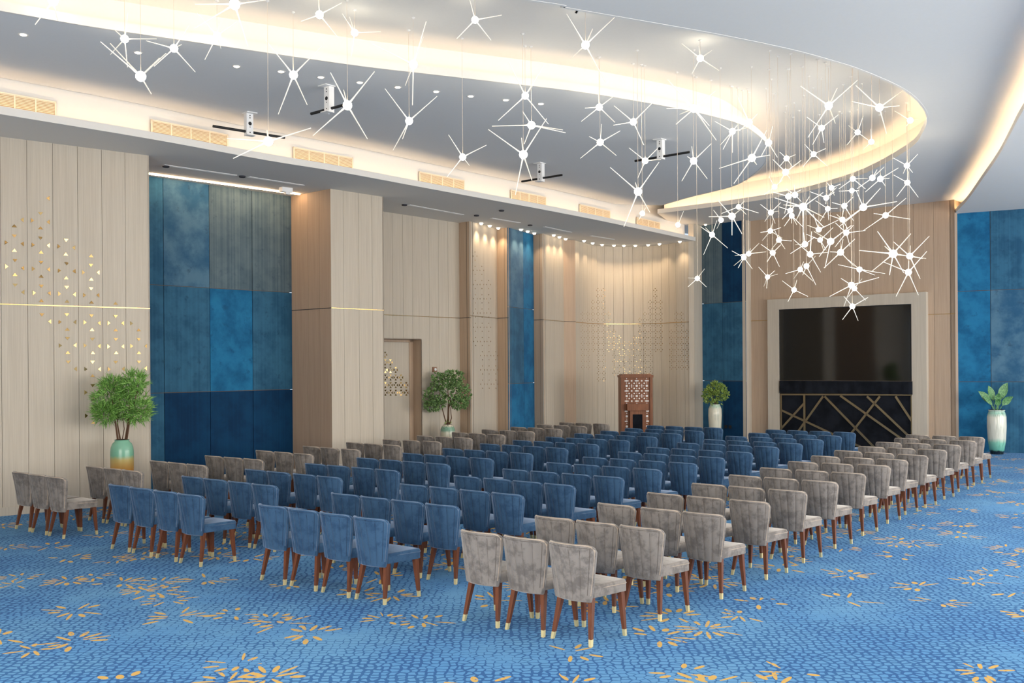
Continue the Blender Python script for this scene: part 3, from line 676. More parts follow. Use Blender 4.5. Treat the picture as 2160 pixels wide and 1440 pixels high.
# ------------------------------------------------------------------ starburst pendants
STARS = """112,2,22;74,52;122,43;150,-20|263,82,18;270,26;233,55;330,82;233,115;269,142|297,161,23;212,88;233,92;350,113;336,123;319,198|367,102,18;308,86;399,53;383,94;412,152;325,140|495,9,24;411,9;560,0;410,60;523,98;500,-60
458,75,16;432,126;466,102;416,28;500,45;462,40|674,31,18;671,-5;721,6;635,45;712,78|748,69,16;722,29;737,35;803,67;741,119|619,158,19;560,84;618,120;678,98;587,241;648,221|733,222,21;697,153;725,190;790,151;660,286;775,293
1002,42,16;991,0;1058,32;963,82;1036,85|872,136,19;786,93;899,45;893,78;855,180;870,222|863,255,17;812,187;911,213;922,203;829,317;849,293|976,331,15;946,284;1026,306;943,373;990,349|1108,202,16;1074,131;1147,138;1051,254;1157,262;1124,180
1121,264,18;1103,236;1038,266;1187,274;1193,280;1106,303|1104,326,19;1030,273;1100,291;1153,250;1087,411;1122,380|1235,95,18;1195,29;1250,61;1297,36;1204,124;1277,173|1264,226,15;1262,197;1293,204;1234,228;1226,256;1297,258
1266,300,15;1269,262;1308,276;1243,288;1224,334;1300,328|1336,257,15;1295,223;1376,217;1294,264;1358,306|1464,229,18;1408,168;1509,192;1406,229;1434,241;1426,262;1496,265;1511,296|1361,339,14;1327,312;1387,313;1394,336;1345,376
1346,404,18;1287,353;1340,385;1390,342;1316,478;1371,448|1463,339,15;1459,309;1500,303;1450,330;1438,382;1492,377|1545,277,14;1508,256;1555,264;1580,268;1519,306;1525,315;1545,322|1580,258,15;1554,200;1598,240;1560,275
1586,333,17;1617,275;1517,355;1548,387;1624,327;1596,347|1621,301,15;1630,266;1605,330;1640,332|1477,123,15;1438,92;1474,96;1502,106;1460,155;1517,149|1748,223,17;1689,182;1766,186;1809,169;1704,290;1762,260
1733,270,13;1702,247;1768,242;1714,305;1738,301|1855,227,17;1805,180;1904,191;1797,214;1897,223;1870,282|1809,279,12;1821,244;1790,265;1786,306;1832,296|1920,254,13;1887,234;1940,252;1912,266|1838,299,12;1837,272;1820,316;1850,310
1716,325,12;1697,304;1742,313;1693,352;1745,350|1659,334,12;1645,321;1678,326;1645,350;1672,352|1657,363,14;1630,336;1690,338;1645,383;1667,378|1634,394,11;1622,372;1650,380;1612,410|1663,414,13;1655,450;1690,400;1630,405
1677,411,13;1675,390;1690,425;1658,398|1694,436,17;1634,417;1653,432;1707,415;1736,406;1738,458;1738,479;1694,520;1680,463|1667,444,12;1643,436;1680,430;1650,462|1670,455,11;1654,477;1670,471;1681,474;1695,480
1626,448,10;1604,431;1647,427;1642,445;1613,467;1635,471|1625,487,11;1630,467;1647,480;1604,490;1608,507;1650,502|1643,506,11;1634,485;1670,508;1656,525;1626,527|1630,533,12;1605,515;1647,516;1618,552;1644,562|1579,535,11;1601,513;1583,524;1616,531;1550,539
1569,543,11;1544,529;1548,560;1557,565;1587,567|1558,436,11;1522,450;1600,449;1574,452;1570,424|1544,456,15;1515,423;1495,457;1544,496;1565,493;1563,441|1521,464,8;1505,443;1512,482|1502,495,12;1478,478;1488,480;1512,465;1484,537;1535,523
1471,587,10;1486,567;1451,586;1451,605;1490,605|1619,584,10;1600,563;1634,571;1640,578;1611,604;1617,608|1675,611,11;1650,592;1681,590;1662,636;1704,625|1688,568,11;1657,577;1674,588;1715,593;1695,552|1701,561,12;1720,540;1721,601;1693,580
1709,536,13;1674,505;1712,488;1747,532;1731,574|1698,515,13;1695,490;1678,516;1667,535;1718,500|1727,484,12;1715,451;1703,475;1770,463|1730,506,11;1701,494;1743,528;1737,527;1757,480|1752,509,15;1728,541;1740,565;1796,475;1717,488
1773,532,14;1778,505;1803,504;1751,531;1738,565;1800,560|1785,491,12;1826,486;1793,520;1761,521;1800,475;1762,470|1777,463,12;1750,454;1765,452;1780,485;1792,490|1781,434,12;1755,427;1800,415;1777,455;1800,465|1746,440,11;1720,423;1767,439;1730,466;1748,464
1743,417,12;1708,404;1760,405;1765,395;1742,430|1754,396,11;1744,385;1773,388;1760,412|1797,402,10;1770,403;1812,402;1798,412|1799,377,12;1770,398;1825,398;1830,376|1840,375,13;1808,398;1850,358;1865,352|1857,377,13;1895,354;1868,393;1825,405;1876,376
1913,349,12;1884,333;1936,325;1905,366;1925,364|1914,385,12;1885,369;1916,362;1891,415;1937,416|1821,437,16;1806,402;1857,397;1892,425;1770,478;1782,465|1868,454,13;1843,450;1911,418;1920,462;1820,487
1884,535,18;1851,488;1812,528;1921,493;1838,573;1876,580;1906,575;1946,545;1866,519|1919,540,14;1885,510;1960,498;1953,545;1920,518;1941,588|1916,574,14;1863,552;1955,530;1890,625;1937,622;1917,550|1813,568,12;1768,558;1790,548;1867,577;1845,580;1812,598
1796,601,14;1774,587;1854,585;1750,625;1780,646|1802,608,11;1818,588;1826,633;1790,625|1798,646,12;1780,625;1831,627;1777,674;1810,676|1355,450,9;1347,464;1362,438|1430,474,9;1442,445;1424,486|566,298,21;478,292;656,270;492,334;563,275"""
m = MB(); m.lathe([(.5*math.sin(math.pi*i/10)+1e-4, -.5*math.cos(math.pi*i/10)) for i in range(11)], 18); me_ball = m.mesh('globe', True); me_ball.materials.append(M['bulb'])
m = MB(); m.tube([(0, 0, 0), (0, 0, .28), (0, 0, 1)], .0088, 8); me_rod = m.mesh('rod', True)
for v in me_rod.vertices: v.co.x *= (1.6 if v.co.z < .1 else 1.0 if v.co.z < .5 else .62); v.co.y *= (1.6 if v.co.z < .1 else 1.0 if v.co.z < .5 else .62)
me_rod.materials.append(M['rod'])
m = MB(); m.tube([(0, 0, 0), (0, 0, 1)], .0028, 5); me_cord = m.mesh('cord'); me_cord.materials.append(M['cord'])
m = MB(); m.lathe([(.026, 0), (.026, -.008), (.010, -.016), (.005, -.022)], 14); me_can = m.mesh('canopy', True); me_can.materials.append(M['trim_ring'])
stars = []
slab_big = offset(TG, -.2*TGs)
slab_test = slab_big+[p for p in SR[::-1] if p.y < TG[-1].y+.4]
for it in STARS.replace('\n', '|').split('|'):
    head, *rods = it.split(';'); x, y, d = map(float, head.split(',')); stars.append((x, y, d, [tuple(map(float, r.split(','))) for r in rods]))
stars.sort(); zr = random.Random(21)
beige_in = offset(OC, -.03*OCs)+[p for p in SE[::-1]]
cnt = {}
def zone(x, y):
    if x < 780 or (x < 900 and y < 260): return 'left'
    if x < 1440: return 'middle'
    if x < 1600 and y < 420: return 'tip'
    return 'high' if y < 420 else 'low'
ZT = {'left': 'starburst pendant with glowing globe over the left of the hall, %s from left', 'middle': 'starburst pendant with glowing globe in mid ceiling, %s from left',
      'tip': 'starburst pendant hanging by the tip of the grey ceiling, %s from left', 'high': 'starburst pendant in the upper right cluster under the glowing cove, %s from left',
      'low': 'starburst pendant in the low cluster above the black screen, %s from left'}
for x, y, d, rods in stars:
    ux, uy = unroll(x, y)
    z0 = max(10.2, min(18.2, 262/d)) if d > 13 else zr.uniform(14.6, 18.6); ytop = min([y-14]+[r_[1] for r_ in rods]); lim = (H_TOP-.05-H)*FPX/(YH-ytop-ROLL*(x-1080)); z0 = min(z0, lim); best = None
    for dz in [q*.1*s for q in range(0, 90) for s in (1, -1)]:
        z = z0+dz; P = ((ux-1080)/FPX*z, z)
        if 8.5 < z <= lim+1e-6 and inside(P, beige_in) and not inside(P, slab_test): best = z; break
    z = best or z0
    P = Vector(((ux-1080)/FPX*z, z, H+(YH-uy)/FPX*z)); D = min(.17, max(.075, d*.92*z/FPX))
    k = zone(x, y); cnt[k] = cnt.get(k, 0)+1
    o = empty('starburst_pendant', P); tag(o, ZT[k] % ORD[cnt[k]], 'pendant light', 'starburst pendants')
    b = obj('globe', me_ball, None, o); b.scale = (D,)*3
    c = obj('cord', me_cord, None, o); c.location = (0, 0, D*.45); c.scale = (1, 1, H_TOP-.02-P.z-D*.45)
    c = obj('canopy', me_can, None, o); c.location = (0, 0, H_TOP-P.z)
    L0 = max(.34, max(math.hypot(tx-x, ty-y) for tx, ty in rods)*z/FPX*1.02)
    for q, (tx, ty) in enumerate(rods):
        vx, vy = unroll(tx, ty); tip = lambda zz: Vector(((vx-1080)/FPX*zz, zz, H+(YH-vy)/FPX*zz))-P
        l2 = tip(z).length; L = max(l2*1.03, min(L0, l2*1.9)); sg = 1 if q % 2 else -1; v = tip(z+sg*math.sqrt(max(0, L*L-l2*l2)))
        if v.length > L0*1.5: v = tip(z-sg*math.sqrt(max(0, L*L-l2*l2))*.6)
        if v.length < .10: v = v.normalized()*.16
        r = obj('rod', me_rod, None, o)
        r.rotation_euler = v.to_track_quat('Z', 'Y').to_euler(); w = D/.12; r.scale = (w, w, v.length)

# ------------------------------------------------------------------ potted plants
def leaf_card(mb, p, d, n, L, w, bend=.15):
    d = d.normalized(); s = d.cross(n); s = s.normalized() if s.length > 1e-6 else Vector((1, 0, 0)); u = s.cross(d)
    a = p; m1 = p+d*L*.45+u*L*bend*.5; b = p+d*L-u*L*bend*.3
    mb.add([a, m1+s*w, b, m1-s*w, m1+u*w*.4], [(0, 1, 4), (1, 2, 4), (2, 3, 4), (3, 0, 4)])
def vase(name, label, loc, prof, mat, group=None):
    o = empty(name, loc); tag(o, label, 'vase', group); m = MB(); m.lathe(prof, 36); m.build('vase_body', mat, o, True)
    top = prof[-1]; m = MB(); m.lathe([(top[0]*.86, top[1]-.03), (top[0]*.86, top[1]+.004)], 24); m.build('soil', M['soil'], o); return o
def rv(r): 
    while True:
        v = Vector((r.uniform(-1, 1), r.uniform(-1, 1), r.uniform(-1, 1)))
        if .05 < v.length < 1: return v
def foliage(o, blobs, n, L, w, mat, seed, cluster=5, stems=(), name='foliage'):
    r = random.Random(seed); mb = MB()
    for _ in range(n):
        c, rad = r.choice(blobs); v = rv(r); v = v.normalized()*(v.length**.5)
        p = Vector((c[0]+v.x*rad[0], c[1]+v.y*rad[1], c[2]+v.z*rad[2])); base = rv(r).normalized()*.6+v*.7+Vector((0, 0, .25))
        for q in range(cluster):
            d = (base.normalized()+rv(r)*.75).normalized(); leaf_card(mb, p, d, rv(r), L*r.uniform(.6, 1.15), w*r.uniform(.7, 1.15))
    f = mb.build(name, mat, o); f['kind'] = 'stuff'
    for s in stems:
        mb = MB(); mb.tube(s[0], s[1], 7, r2=s[2]); mb.build('stem', M['bark'], o, True)
def on_floor(x, z): return Vector(((x-1080-ROLL*130)/FPX*z, z, 0))
def hz(z, y, x=None): return H+z*(YH-y-ROLL*((CX if x is None else x)-1080))/FPX
CX = 257
# left: feathery bamboo in a green and ochre vase
z = along(A0-kA*-.0, dA, 257).y-.55; pl = on_floor(257, z); ht = hz(z, 927); R = 23.5*z/FPX
gl1 = glaze('green_ochre_glaze', [(0, lin(176, 116, 52)), (.62, lin(196, 138, 66)), (.80, lin(176, 160, 100)), (.86, lin(112, 166, 140)), (ht, lin(130, 182, 158))], .08)
o = vase('vase', 'ochre vase with green glazed shoulder against the left panelled wall', pl, [(R*.62, 0), (R*.74, .05), (R*.92, ht*.35), (R, ht*.62), (R, ht*.82), (R*.95, ht*.89), (R*.82, ht*.945), (R*.64, ht*.975), (R*.60, ht*.983), (R*.64, ht)], gl1, 'vases')
pt_ = hz(z, 779)
o2 = empty('potted_bamboo', pl+Vector((0, 0, ht-.03))); tag(o2, 'feathery green bamboo plant standing in the ochre and green vase', 'plant', 'vase plants')
hh = pt_-ht
foliage(o2, [((-.20, 0, hh*.60), (.24, .2, .24)), ((.14, .05, hh*.60), (.24, .2, .28)), ((.20, 0, hh*.84), (.15, .14, .14)), ((-.12, 0, hh*.78), (.2, .16, .12)), ((-.24, -.05, hh*.42), (.16, .16, .12)), ((.26, 0, hh*.42), (.18, .15, .16)), ((.02, .1, hh*.5), (.2, .1, .2))], 640, .16, .0072, M['leaf1'], 3, 6,
        [([(-.06, 0, 0), (-.10, 0, .3), (-.16, .02, .7)], .016, .008), ([(-.03, .02, 0), (-.07, 0, .28), (-.02, 0, .8)], .014, .006), ([(.05, 0, 0), (.10, 0, .3), (.14, .02, .85)], .016, .008), ([(.08, -.02, 0), (.13, 0, .35), (.25, 0, .8)], .013, .006), ([(.0, 0, 0), (.03, .02, .2), (.0, 0, .5)], .008, .005)])
# middle: ficus
CX = 944; z = along(B0, dB, 944).y-.75; pl = on_floor(944.5, z); ht = hz(z, 895); R = 15.6*z/FPX
gl2 = glaze('cream_green_striped_glaze', [(0, lin(196, 194, 170)), (ht*.78, lin(206, 202, 180)), (ht*.84, lin(128, 168, 146)), (ht*.93, lin(140, 178, 156)), (ht*.97, lin(226, 216, 196)), (ht, lin(226, 216, 196))], .05, .7)
vase('vase', 'cream vase with green neck beside the recessed door', pl, [(R*.66, 0), (R*.8, .05), (R*.96, ht*.4), (R, ht*.7), (R*.97, ht*.86), (R*.8, ht*.95), (R*.62, ht*.98), (R*.6, ht)], gl2, 'vases')
o2 = empty('potted_ficus', pl+Vector((0, 0, ht-.03))); tag(o2, 'round leafy ficus tree standing in the cream and green vase by the door', 'plant', 'vase plants')
top = hz(z, 779)-ht
foliage(o2, [((0, 0, top*.62), (.46, .36, .34)), ((-.30, 0, top*.55), (.26, .25, .24)), ((.28, 0, top*.58), (.26, .25, .28)), ((-.1, 0, top*.82), (.3, .25, .2)), ((.12, 0, top*.84), (.28, .22, .2)), ((-.34, 0, top*.38), (.2, .2, .14)), ((.3, 0, top*.42), (.18, .2, .16))], 820, .085, .017, M['leaf2'], 8, 5,
        [([(-.02, 0, 0), (-.08, 0, .22), (-.13, 0, .42), (-.2, 0, .8)], .017, .007), ([(.0, .02, 0), (.01, 0, .3), (.02, 0, .6), (.0, 0, 1.0)], .022, .008), ([(.03, 0, 0), (.09, 0, .18), (.07, 0, .4), (.2, 0, .8)], .014, .006), ([(.02, -.02, 0), (.03, 0, .4), (.12, 0, .9)], .014, .006)])
foliage(o2, [((0, 0, .05), (.07, .07, .05))], 14, .07, .014, M['leaf3'], 4, 3, name='ground_leaves')
# right of the niche: small bush
CX = 1508; z = G(1525, 470, H_OUT).y-.75; pl = on_floor(1508.5, z); ht = hz(z, 852); R = 14.2*z/FPX
gl3 = glaze('cream_drip_glaze', [(0, lin(120, 176, 152)), (ht*.2, lin(140, 190, 164)), (ht*.3, lin(216, 212, 192)), (ht*.88, lin(220, 216, 198)), (ht*.96, lin(176, 206, 184)), (ht, lin(206, 212, 196))], .12, .35)
vase('vase', 'tall cream and green vase before the narrow blue strip wall', pl, [(R*.6, 0), (R*.68, .05), (R*.9, ht*.4), (R, ht*.72), (R*.96, ht*.88), (R*.8, ht*.95), (R*.72, ht*.98), (R*.76, ht)], gl3, 'vases')
o2 = empty('potted_bush', pl+Vector((0, 0, ht-.03))); tag(o2, 'rounded yellow-green bush in the tall vase by the narrow blue strip', 'plant', 'vase plants')
top = hz(z, 805)-ht
foliage(o2, [((0, 0, top*.5), (.30, .28, .30)), ((-.14, 0, top*.42), (.2, .2, .2)), ((.16, 0, top*.55), (.2, .2, .22)), ((0, 0, top*.78), (.2, .2, .16))], 420, .085, .018, M['leaf3'], 12, 5, [([(0, 0, 0), (-.03, 0, .2), (-.1, 0, .45)], .012, .006), ([(.02, 0, 0), (.04, 0, .2), (.12, 0, .5)], .012, .006)])
# far right: broad leaves
CX = 2102; z = V2(along(R0, dR, 2102)).y-.45; pl = on_floor(2102.5, z); ht = hz(z, 864); R = 19*z/FPX
gl4 = glaze('cream_turquoise_glaze', [(0, lin(26, 34, 44)), (.07, lin(26, 34, 44)), (.10, lin(104, 176, 158)), (ht*.26, lin(132, 194, 172)), (ht*.36, lin(212, 214, 200)), (ht*.84, lin(222, 220, 206)), (ht*.93, lin(150, 196, 178)), (ht, lin(196, 208, 194))], .1, .5)
vase('vase', 'tall cream vase with dark base against the right blue wall', pl, [(R*.66, 0), (R*.7, .06), (R*.74, .07), (R*.92, ht*.3), (R, ht*.62), (R*.98, ht*.85), (R*.86, ht*.94), (R*.8, ht*.965), (R*.86, ht*.985), (R*.86, ht)], gl4, 'vases')
o2 = empty('potted_banana', pl+Vector((0, 0, ht-.03))); tag(o2, 'broad-leaved green plant in the tall vase at the right blue wall', 'plant', 'vase plants')
top = hz(z, 806)-ht
for q, (dx, dh, w, yy) in enumerate(((-.44, top*.72, .085, .0), (-.16, top*.92, .095, .08), (.03, top*.66, .075, -.06), (.30, top*1.02, .10, .06), (.36, top*.52, .085, -.08), (-.38, top*.55, .05, -.1), (-.02, top*.45, .07, -.14), (.12, top*.5, .06, .15))):
    mb = MB(); P0 = Vector((dx*.12, yy*.3, 0)); P2_ = Vector((dx, yy, dh)); P1_ = Vector((dx*.45, yy*.6, dh*.72)); n = 10; vs = []; fs = []
    for i in range(n+1):
        s = i/n; p = P0*(1-s)**2+P1_*2*s*(1-s)+P2_*s*s; tg = (P1_-P0)*2*(1-s)+(P2_-P1_)*2*s; tg.normalize(); side = tg.cross(Vector((.3*math.sin(q*2), -1, .2))).normalized()
        ww = .008 if s < .3 else w*math.sin(math.pi*((s-.3)/.7)**.8)+.004; up = side.cross(tg)
        vs += [p-side*ww, p+up*ww*.22*-1, p+side*ww]
    for i in range(n): fs += [(3*i, 3*i+1, 3*i+4, 3*i+3), (3*i+1, 3*i+2, 3*i+5, 3*i+4)]
    mb.add(vs, fs); mb.build('leaf', M['leaf4'], o2, True)

# wall sounder beside the door
p = along(B0, dB, 914); o = empty('wall_sounder', (p.x, p.y, at_h(p, 779))); o.rotation_euler = (0, 0, math.atan2(dB.y, dB.x)); tag(o, 'small copper square sounder on the wall above the ficus', 'alarm')
m = MB(); m.box((0, -.02, 0), (.06, 0, 0), (0, .02, 0), (0, 0, .06)); m.build('sounder_box', plain('copper', lin(150, 112, 92), .4, .3), o)
m = MB(); m.tube([(0, -.04, 0), (0, -.055, 0)], .036, 14); m.build('sounder_dome', M['white'], o, True)
# two sockets on the blue strip
for i, x in enumerate((1529, 1538)):
    p = along(E1, F1-E1, x); k = BACK(E1, F1); m = MB(); t = (F1-E1).normalized(); m.box((p.x-k.x*.006, p.y-k.y*.006, .42), (t.x*.045, t.y*.045, 0), (k.x*.006, k.y*.006, 0), (0, 0, .045))
    tag(m.build('wall_socket', M['black']), 'small dark wall socket low on the blue strip, %s one' % ('left', 'right')[i], 'socket', 'sockets on the blue strip')

# ------------------------------------------------------------------ lectern with lattice front
CX = 1340; zl = 26.6; hl = hz(zl, 791); wl = 33.0*zl/FPX
lo = empty('lectern', on_floor(1340.5, zl), .02); tag(lo, 'tall carved wooden lectern with white star lattice in the curved niche', 'lectern')
dl = .3
def lb(name, x0, x1, y0, y1, z0, z1, mat, par=lo, bev=0):
    m = MB(); m.box(((x0+x1)/2, (y0+y1)/2, (z0+z1)/2), ((x1-x0)/2, 0, 0), (0, (y1-y0)/2, 0), (0, 0, (z1-z0)/2)); return m.build(name, mat, par)
for s in (-1, 1): lb('post', s*wl-.035*(s+1), s*wl-.035*(s-1), -dl, dl, 0, hl-.06, M['lectern'])
lb('top_rail', -wl-.02, wl+.02, -dl-.02, dl, hl-.06, hl, M['lectern'])
lb('cap', -wl+.03, wl-.03, -dl-.01, dl, hl, hl+.03, M['lectern'])
lb('back_board', -wl+.07, wl-.07, dl-.04, dl-.02, 0, hl-.06, M['lectern'])
lb('lattice_board', -wl+.07, wl-.07, -dl+.03, -dl+.05, .02, hl-.06, M['lectern'])
zb = hz(zl, 850)
# white rosettes of the lattice: hexagonal pieces of several sizes
cells = [(0, 0, .034), (1/2, 1/2, .025), (.5, 0, .022), (0, .5, .026), (.25, .25, .022), (.75, .25, .022), (.25, .75, .022), (.75, .75, .022), (.14, .5, .019), (.86, .5, .019), (.5, .14, .014), (.5, .86, .014), (.3, 0, .014), (.7, 0, .014), (0, .28, .014), (0, .72, .014)]
T_ = (2*wl-.14)/2.6
m = MB()
for i in range(-3, 4):
    for j in range(0, 12):
        for u, v, r in cells:
            x = (i+u)*T_; zc = .05+(j+v)*T_
            if abs(x) > wl-.09 or zc > hl-.085 or (zc < zb and abs(x) < wl-.17-(.06 if zc > hz(zl, 865) else 0)*-1): continue
            m.lathe([(r, 0), (r*.9, .008)], 6, (0, 0, 0)); nv = 12
            for q in range(len(m.v)-nv, len(m.v)): a, b, c = m.v[q]; m.v[q] = (x+a, -dl+.03-c, zc+b)
o = m.build('lattice_rosettes', M['white_lattice'], lo); o['kind'] = 'stuff'
xi = wl-.16
lb('reading_shelf', -xi-.02, xi+.02, -dl-.16, -dl+.03, hz(zl, 864), zb, M['lectern'])
lb('lower_panel', -xi+.06, xi-.06, -dl-.09, -dl+.03, 0, hz(zl, 864), M['lectern'])
lb('dark_inset', -xi+.13, xi-.13, -dl-.095, -dl-.085, .08, hz(zl, 872), M['black_cloth'])

# ------------------------------------------------------------------ chairs
ROWS = {
 'LG': ["29,993 63,998 94,1003.3", "183,981.3 214,983.7 251,990.8", "316,968.3 347.5,974 386,978.7", "431,959 466.7,963.7 509,965.8", "537.5,949 576.7,951.7 618,955.8", "636.7,939.5 673,944 716.7,945.3", "727.5,932 765,937 805,935.3",
        "804.5,925.8 842,928.3 882,928.7", "876.7,918.8 915.7,920.3 955,921.7", "950.4,911.7 985.8,913.8 1025,914.4", "1013.3,905.3 1050.4,907 1088,909.2", "1074,900.6 1109.9,901.5 1147,903.6", "1129,895.3 1164.7,895.7 1199.7,897.8", "1177,891 1211,891.5 1247.8,892.8"],
 'LB': ["230,1018 273,1025 324,1031.7 371,1040.3", "382.5,1002.5 428,1008.7 479,1011.3 527,1018.7", "515,986.7 556,992.8 615,996.7 661.7,1003.3", "640.5,976.3 685.8,981.3 738,983.3 786.7,987.8", "749,965 796.7,967.5 845,970.8 895,975.8", "845.8,955 889.7,957.5 938,960.8 987,965",
        "930,945.3 974.7,948.3 1022,949.4 1071.7,953.6", "1008.8,935.6 1055,938 1099.7,940 1147,942.5", "1078,927.9 1122,930 1167.8,933 1213.6,935", "1147.4,920.6 1188,923.8 1233.5,925.8 1280,926.5", "1207.8,914.7 1251,915.8 1296,916.8 1339.4,920.6", "1263,909.4 1304.4,909.4 1347,911.7 1391.7,913.3",
        "1315,903.3 1357.6,903.6 1395,907 1440,908.2", "1361,897.4 1400.7,898.8 1439.6,900 1480.6,901.5"],
 'RB': ["545.8,1060 608,1067.5 673,1078 741.7,1088.3", "697.5,1036.3 759,1043.7 824,1054 895,1059.7", "842,1017.5 904,1023.8 965,1031.4 1033,1037.6", "955.3,1000.8 1017,1006.7 1077.5,1013 1145,1017.8", "1058,988.6 1114,993.2 1182,996.4 1248,1001", "1150,974 1207,978 1266.8,982.5 1332,985.8",
        "1226.5,963.8 1283.5,967.8 1344.6,969.6 1407.6,972.8", "1301,951.5 1355,955.7 1410.4,958.5 1469.4,964", "1360.4,943.9 1413,946 1470.8,948.8 1528.8,950", "1425.7,934.6 1480,934.4 1532,938.3 1587.8,940.4", "1482.6,926.8 1531.5,928.6 1585.7,931 1638.5,933.5", "1528,920.7 1580,921.4 1629.4,923.3 1683.6,924.9",
        "1576.4,913 1624,914 1674,916.4 1723.5,918", "1612.8,905.7 1658,908 1705,908.9 1755.4,911"],
 'RG': ["978,1111 1056.7,1125.6 1156,1138.3", "1132.5,1082.8 1214.4,1094.4 1303.3,1105", "1264,1058.9 1354.7,1066.7 1440,1077.2", "1367.5,1038 1451.7,1044 1541,1050.8", "1461,1017.5 1539,1023.7 1622.5,1030", "1539.7,1001.3 1613,1005.8 1693.6,1010.3", "1604.4,985.8 1679.4,989 1754.7,995",
        "1663.8,971.4 1731,975 1806,979", "1712.4,960.8 1781,964 1849,966.4", "1760.6,949 1824.9,954.3 1894,957", "1811.7,941 1871.7,944 1936,946", "1848.5,931.7 1908.5,934 1970,936.5", "1887.6,922.6 1943,926.4 2003.6,928", "1912,916.4 1966.8,918 2023.8,920.8"]}
HC = .80                                              # height of the back's top corners
W_T, W_B = .229, .172
def back_pt(u, v, side):                              # shell of the backrest; side 0 outer, 1 inner
    w = W_B+(W_T-W_B)*(v**.85); x = u*w; r = .05; z0 = .352; zt = .808-.010*u*u; ex = abs(u)*W_T-(W_T-r)
    if ex > 0: zt -= r-math.sqrt(max(r*r-ex*ex, 0))
    z = z0+v*(zt-z0)
    y = -.262-.088*v+(.035+.085*v)*abs(u)**2.3
    ch = .011*(abs(math.sin(math.pi*2.5*(u+1)))**.4)-.011
    if side == 0: y -= ch*min(1, 9*(1-v), 12*v+.1)*(1 if abs(u) < .93 else max(0, (1-abs(u))/.07))
    else: y += .046
    return Vector((x, y, z))
def make_back():
    nu, nv = 40, 9; mb = MB(); us = [2*i/nu-1 for i in range(nu+1)]
    g = [[[back_pt(u, j/nv, s) for u in us] for j in range(nv+1)] for s in (0, 1)]
    idx = lambda s, j, i: (s*(nv+1)+j)*(nu+1)+i
    vs = [p for s in g for row in s for p in row]; fs = []
    for s in (0, 1):
        for j in range(nv):
            for i in range(nu): fs.append((idx(s, j, i), idx(s, j, i+1), idx(s, j+1, i+1), idx(s, j+1, i)))
    rim = [(j, 0) for j in range(nv+1)]+[(nv, i) for i in range(1, nu+1)]+[(j, nu) for j in range(nv-1, -1, -1)]+[(0, i) for i in range(nu-1, 0, -1)]
    c0 = Vector((0, 0, .58)); n0 = len(vs)
    for j, i in rim:
        a = g[0][j][i]; b = g[1][j][i]; m_ = (a+b)/2; out = Vector((m_.x, 0, (m_.z-.58)*.9)); out.normalize(); vs.append(m_+out*.012)
    k = len(rim)
    for q in range(k):
        j, i = rim[q]; j2, i2 = rim[(q+1) % k]
        fs.append((idx(0, j, i), idx(0, j2, i2), n0+(q+1) % k, n0+q)); fs.append((n0+q, n0+(q+1) % k, idx(1, j2, i2), idx(1, j, i)))
    mb.add(vs, fs); me = mb.mesh('backrest', True); return me
def rim_path(off, inset):
    pts = []
    for j in range(1, 10): p = back_pt(-1+inset, j/10*.93+.02, 0); pts.append(p)
    for i in range(0, 25): u = (-1+inset)+(2-2*inset)*i/24; pts.append(back_pt(u, 1-inset*.35, 0))
    for j in range(9, 0, -1): pts.append(back_pt(1-inset, j/10*.93+.02, 0))
    return [p+Vector((0, -off, 0)) for p in pts]
me_back = make_back()
m = MB(); m.tube([p+Vector((0, .012, 0)) for p in rim_path(0, .012)], .010, 6); me_pipe = m.mesh('piping', True)
m = MB(); m.tube(rim_path(-.0015, .10), .0030, 4)
for u in (-.6, -.2, .2, .6): m.tube([back_pt(u, .02+.9*q/8, 0)+Vector((0, .0015, 0)) for q in range(9)], .0028, 4)
me_stitch = m.mesh('stitching', True)
def make_seat():
    bm = bmesh.new(); bmesh.ops.create_cube(bm, size=1)
    for v in bm.verts:
        f = v.co.y > 0; v.co.x *= .46 if f else .35; v.co.z = .466 if v.co.z > 0 else .372; v.co.y = .245 if f else -.205
    bmesh.ops.bevel(bm, geom=[e for e in bm.edges if abs(e.verts[0].co.z-e.verts[1].co.z) > .05], offset=.05, segments=5, affect='EDGES', profile=.5)
    top = [e for e in bm.edges if min(e.verts[0].co.z, e.verts[1].co.z) > .46 and len(e.link_faces) == 2 and abs(sum(f.normal.z for f in e.link_faces)) < 1.9]
    bmesh.ops.bevel(bm, geom=top, offset=.022, segments=3, affect='EDGES', profile=.5)
    bot = [e for e in bm.edges if max(e.verts[0].co.z, e.verts[1].co.z) < .366]
    bmesh.ops.bevel(bm, geom=bot, offset=.012, segments=2, affect='EDGES')
    bmesh.ops.triangulate(bm, faces=[f for f in bm.faces if len(f.verts) > 4])
    me = bpy.data.meshes.new('seat'); bm.to_mesh(me); bm.free(); me.polygons.foreach_set('use_smooth', [True]*len(me.polygons))
    if hasattr(me, 'set_sharp_from_angle'): me.set_sharp_from_angle(angle=math.radians(50))
    return me
me_seat = make_seat()
m = MB(); pts = []
for (cx, cyy, a0) in ((.230-.05, .245-.05, 0), (-.230+.05, .245-.05, 90)):
    pts += [(cx+.0505*math.cos(math.radians(a0+q*18)), cyy+.0505*math.sin(math.radians(a0+q*18)), .438) for q in range(6)]
pts = [(.180, -.12, .440)]+pts+[(-.180, -.12, .440)]
m.tube(pts, .0035, 5); me_sp = m.mesh('seat_piping', True)
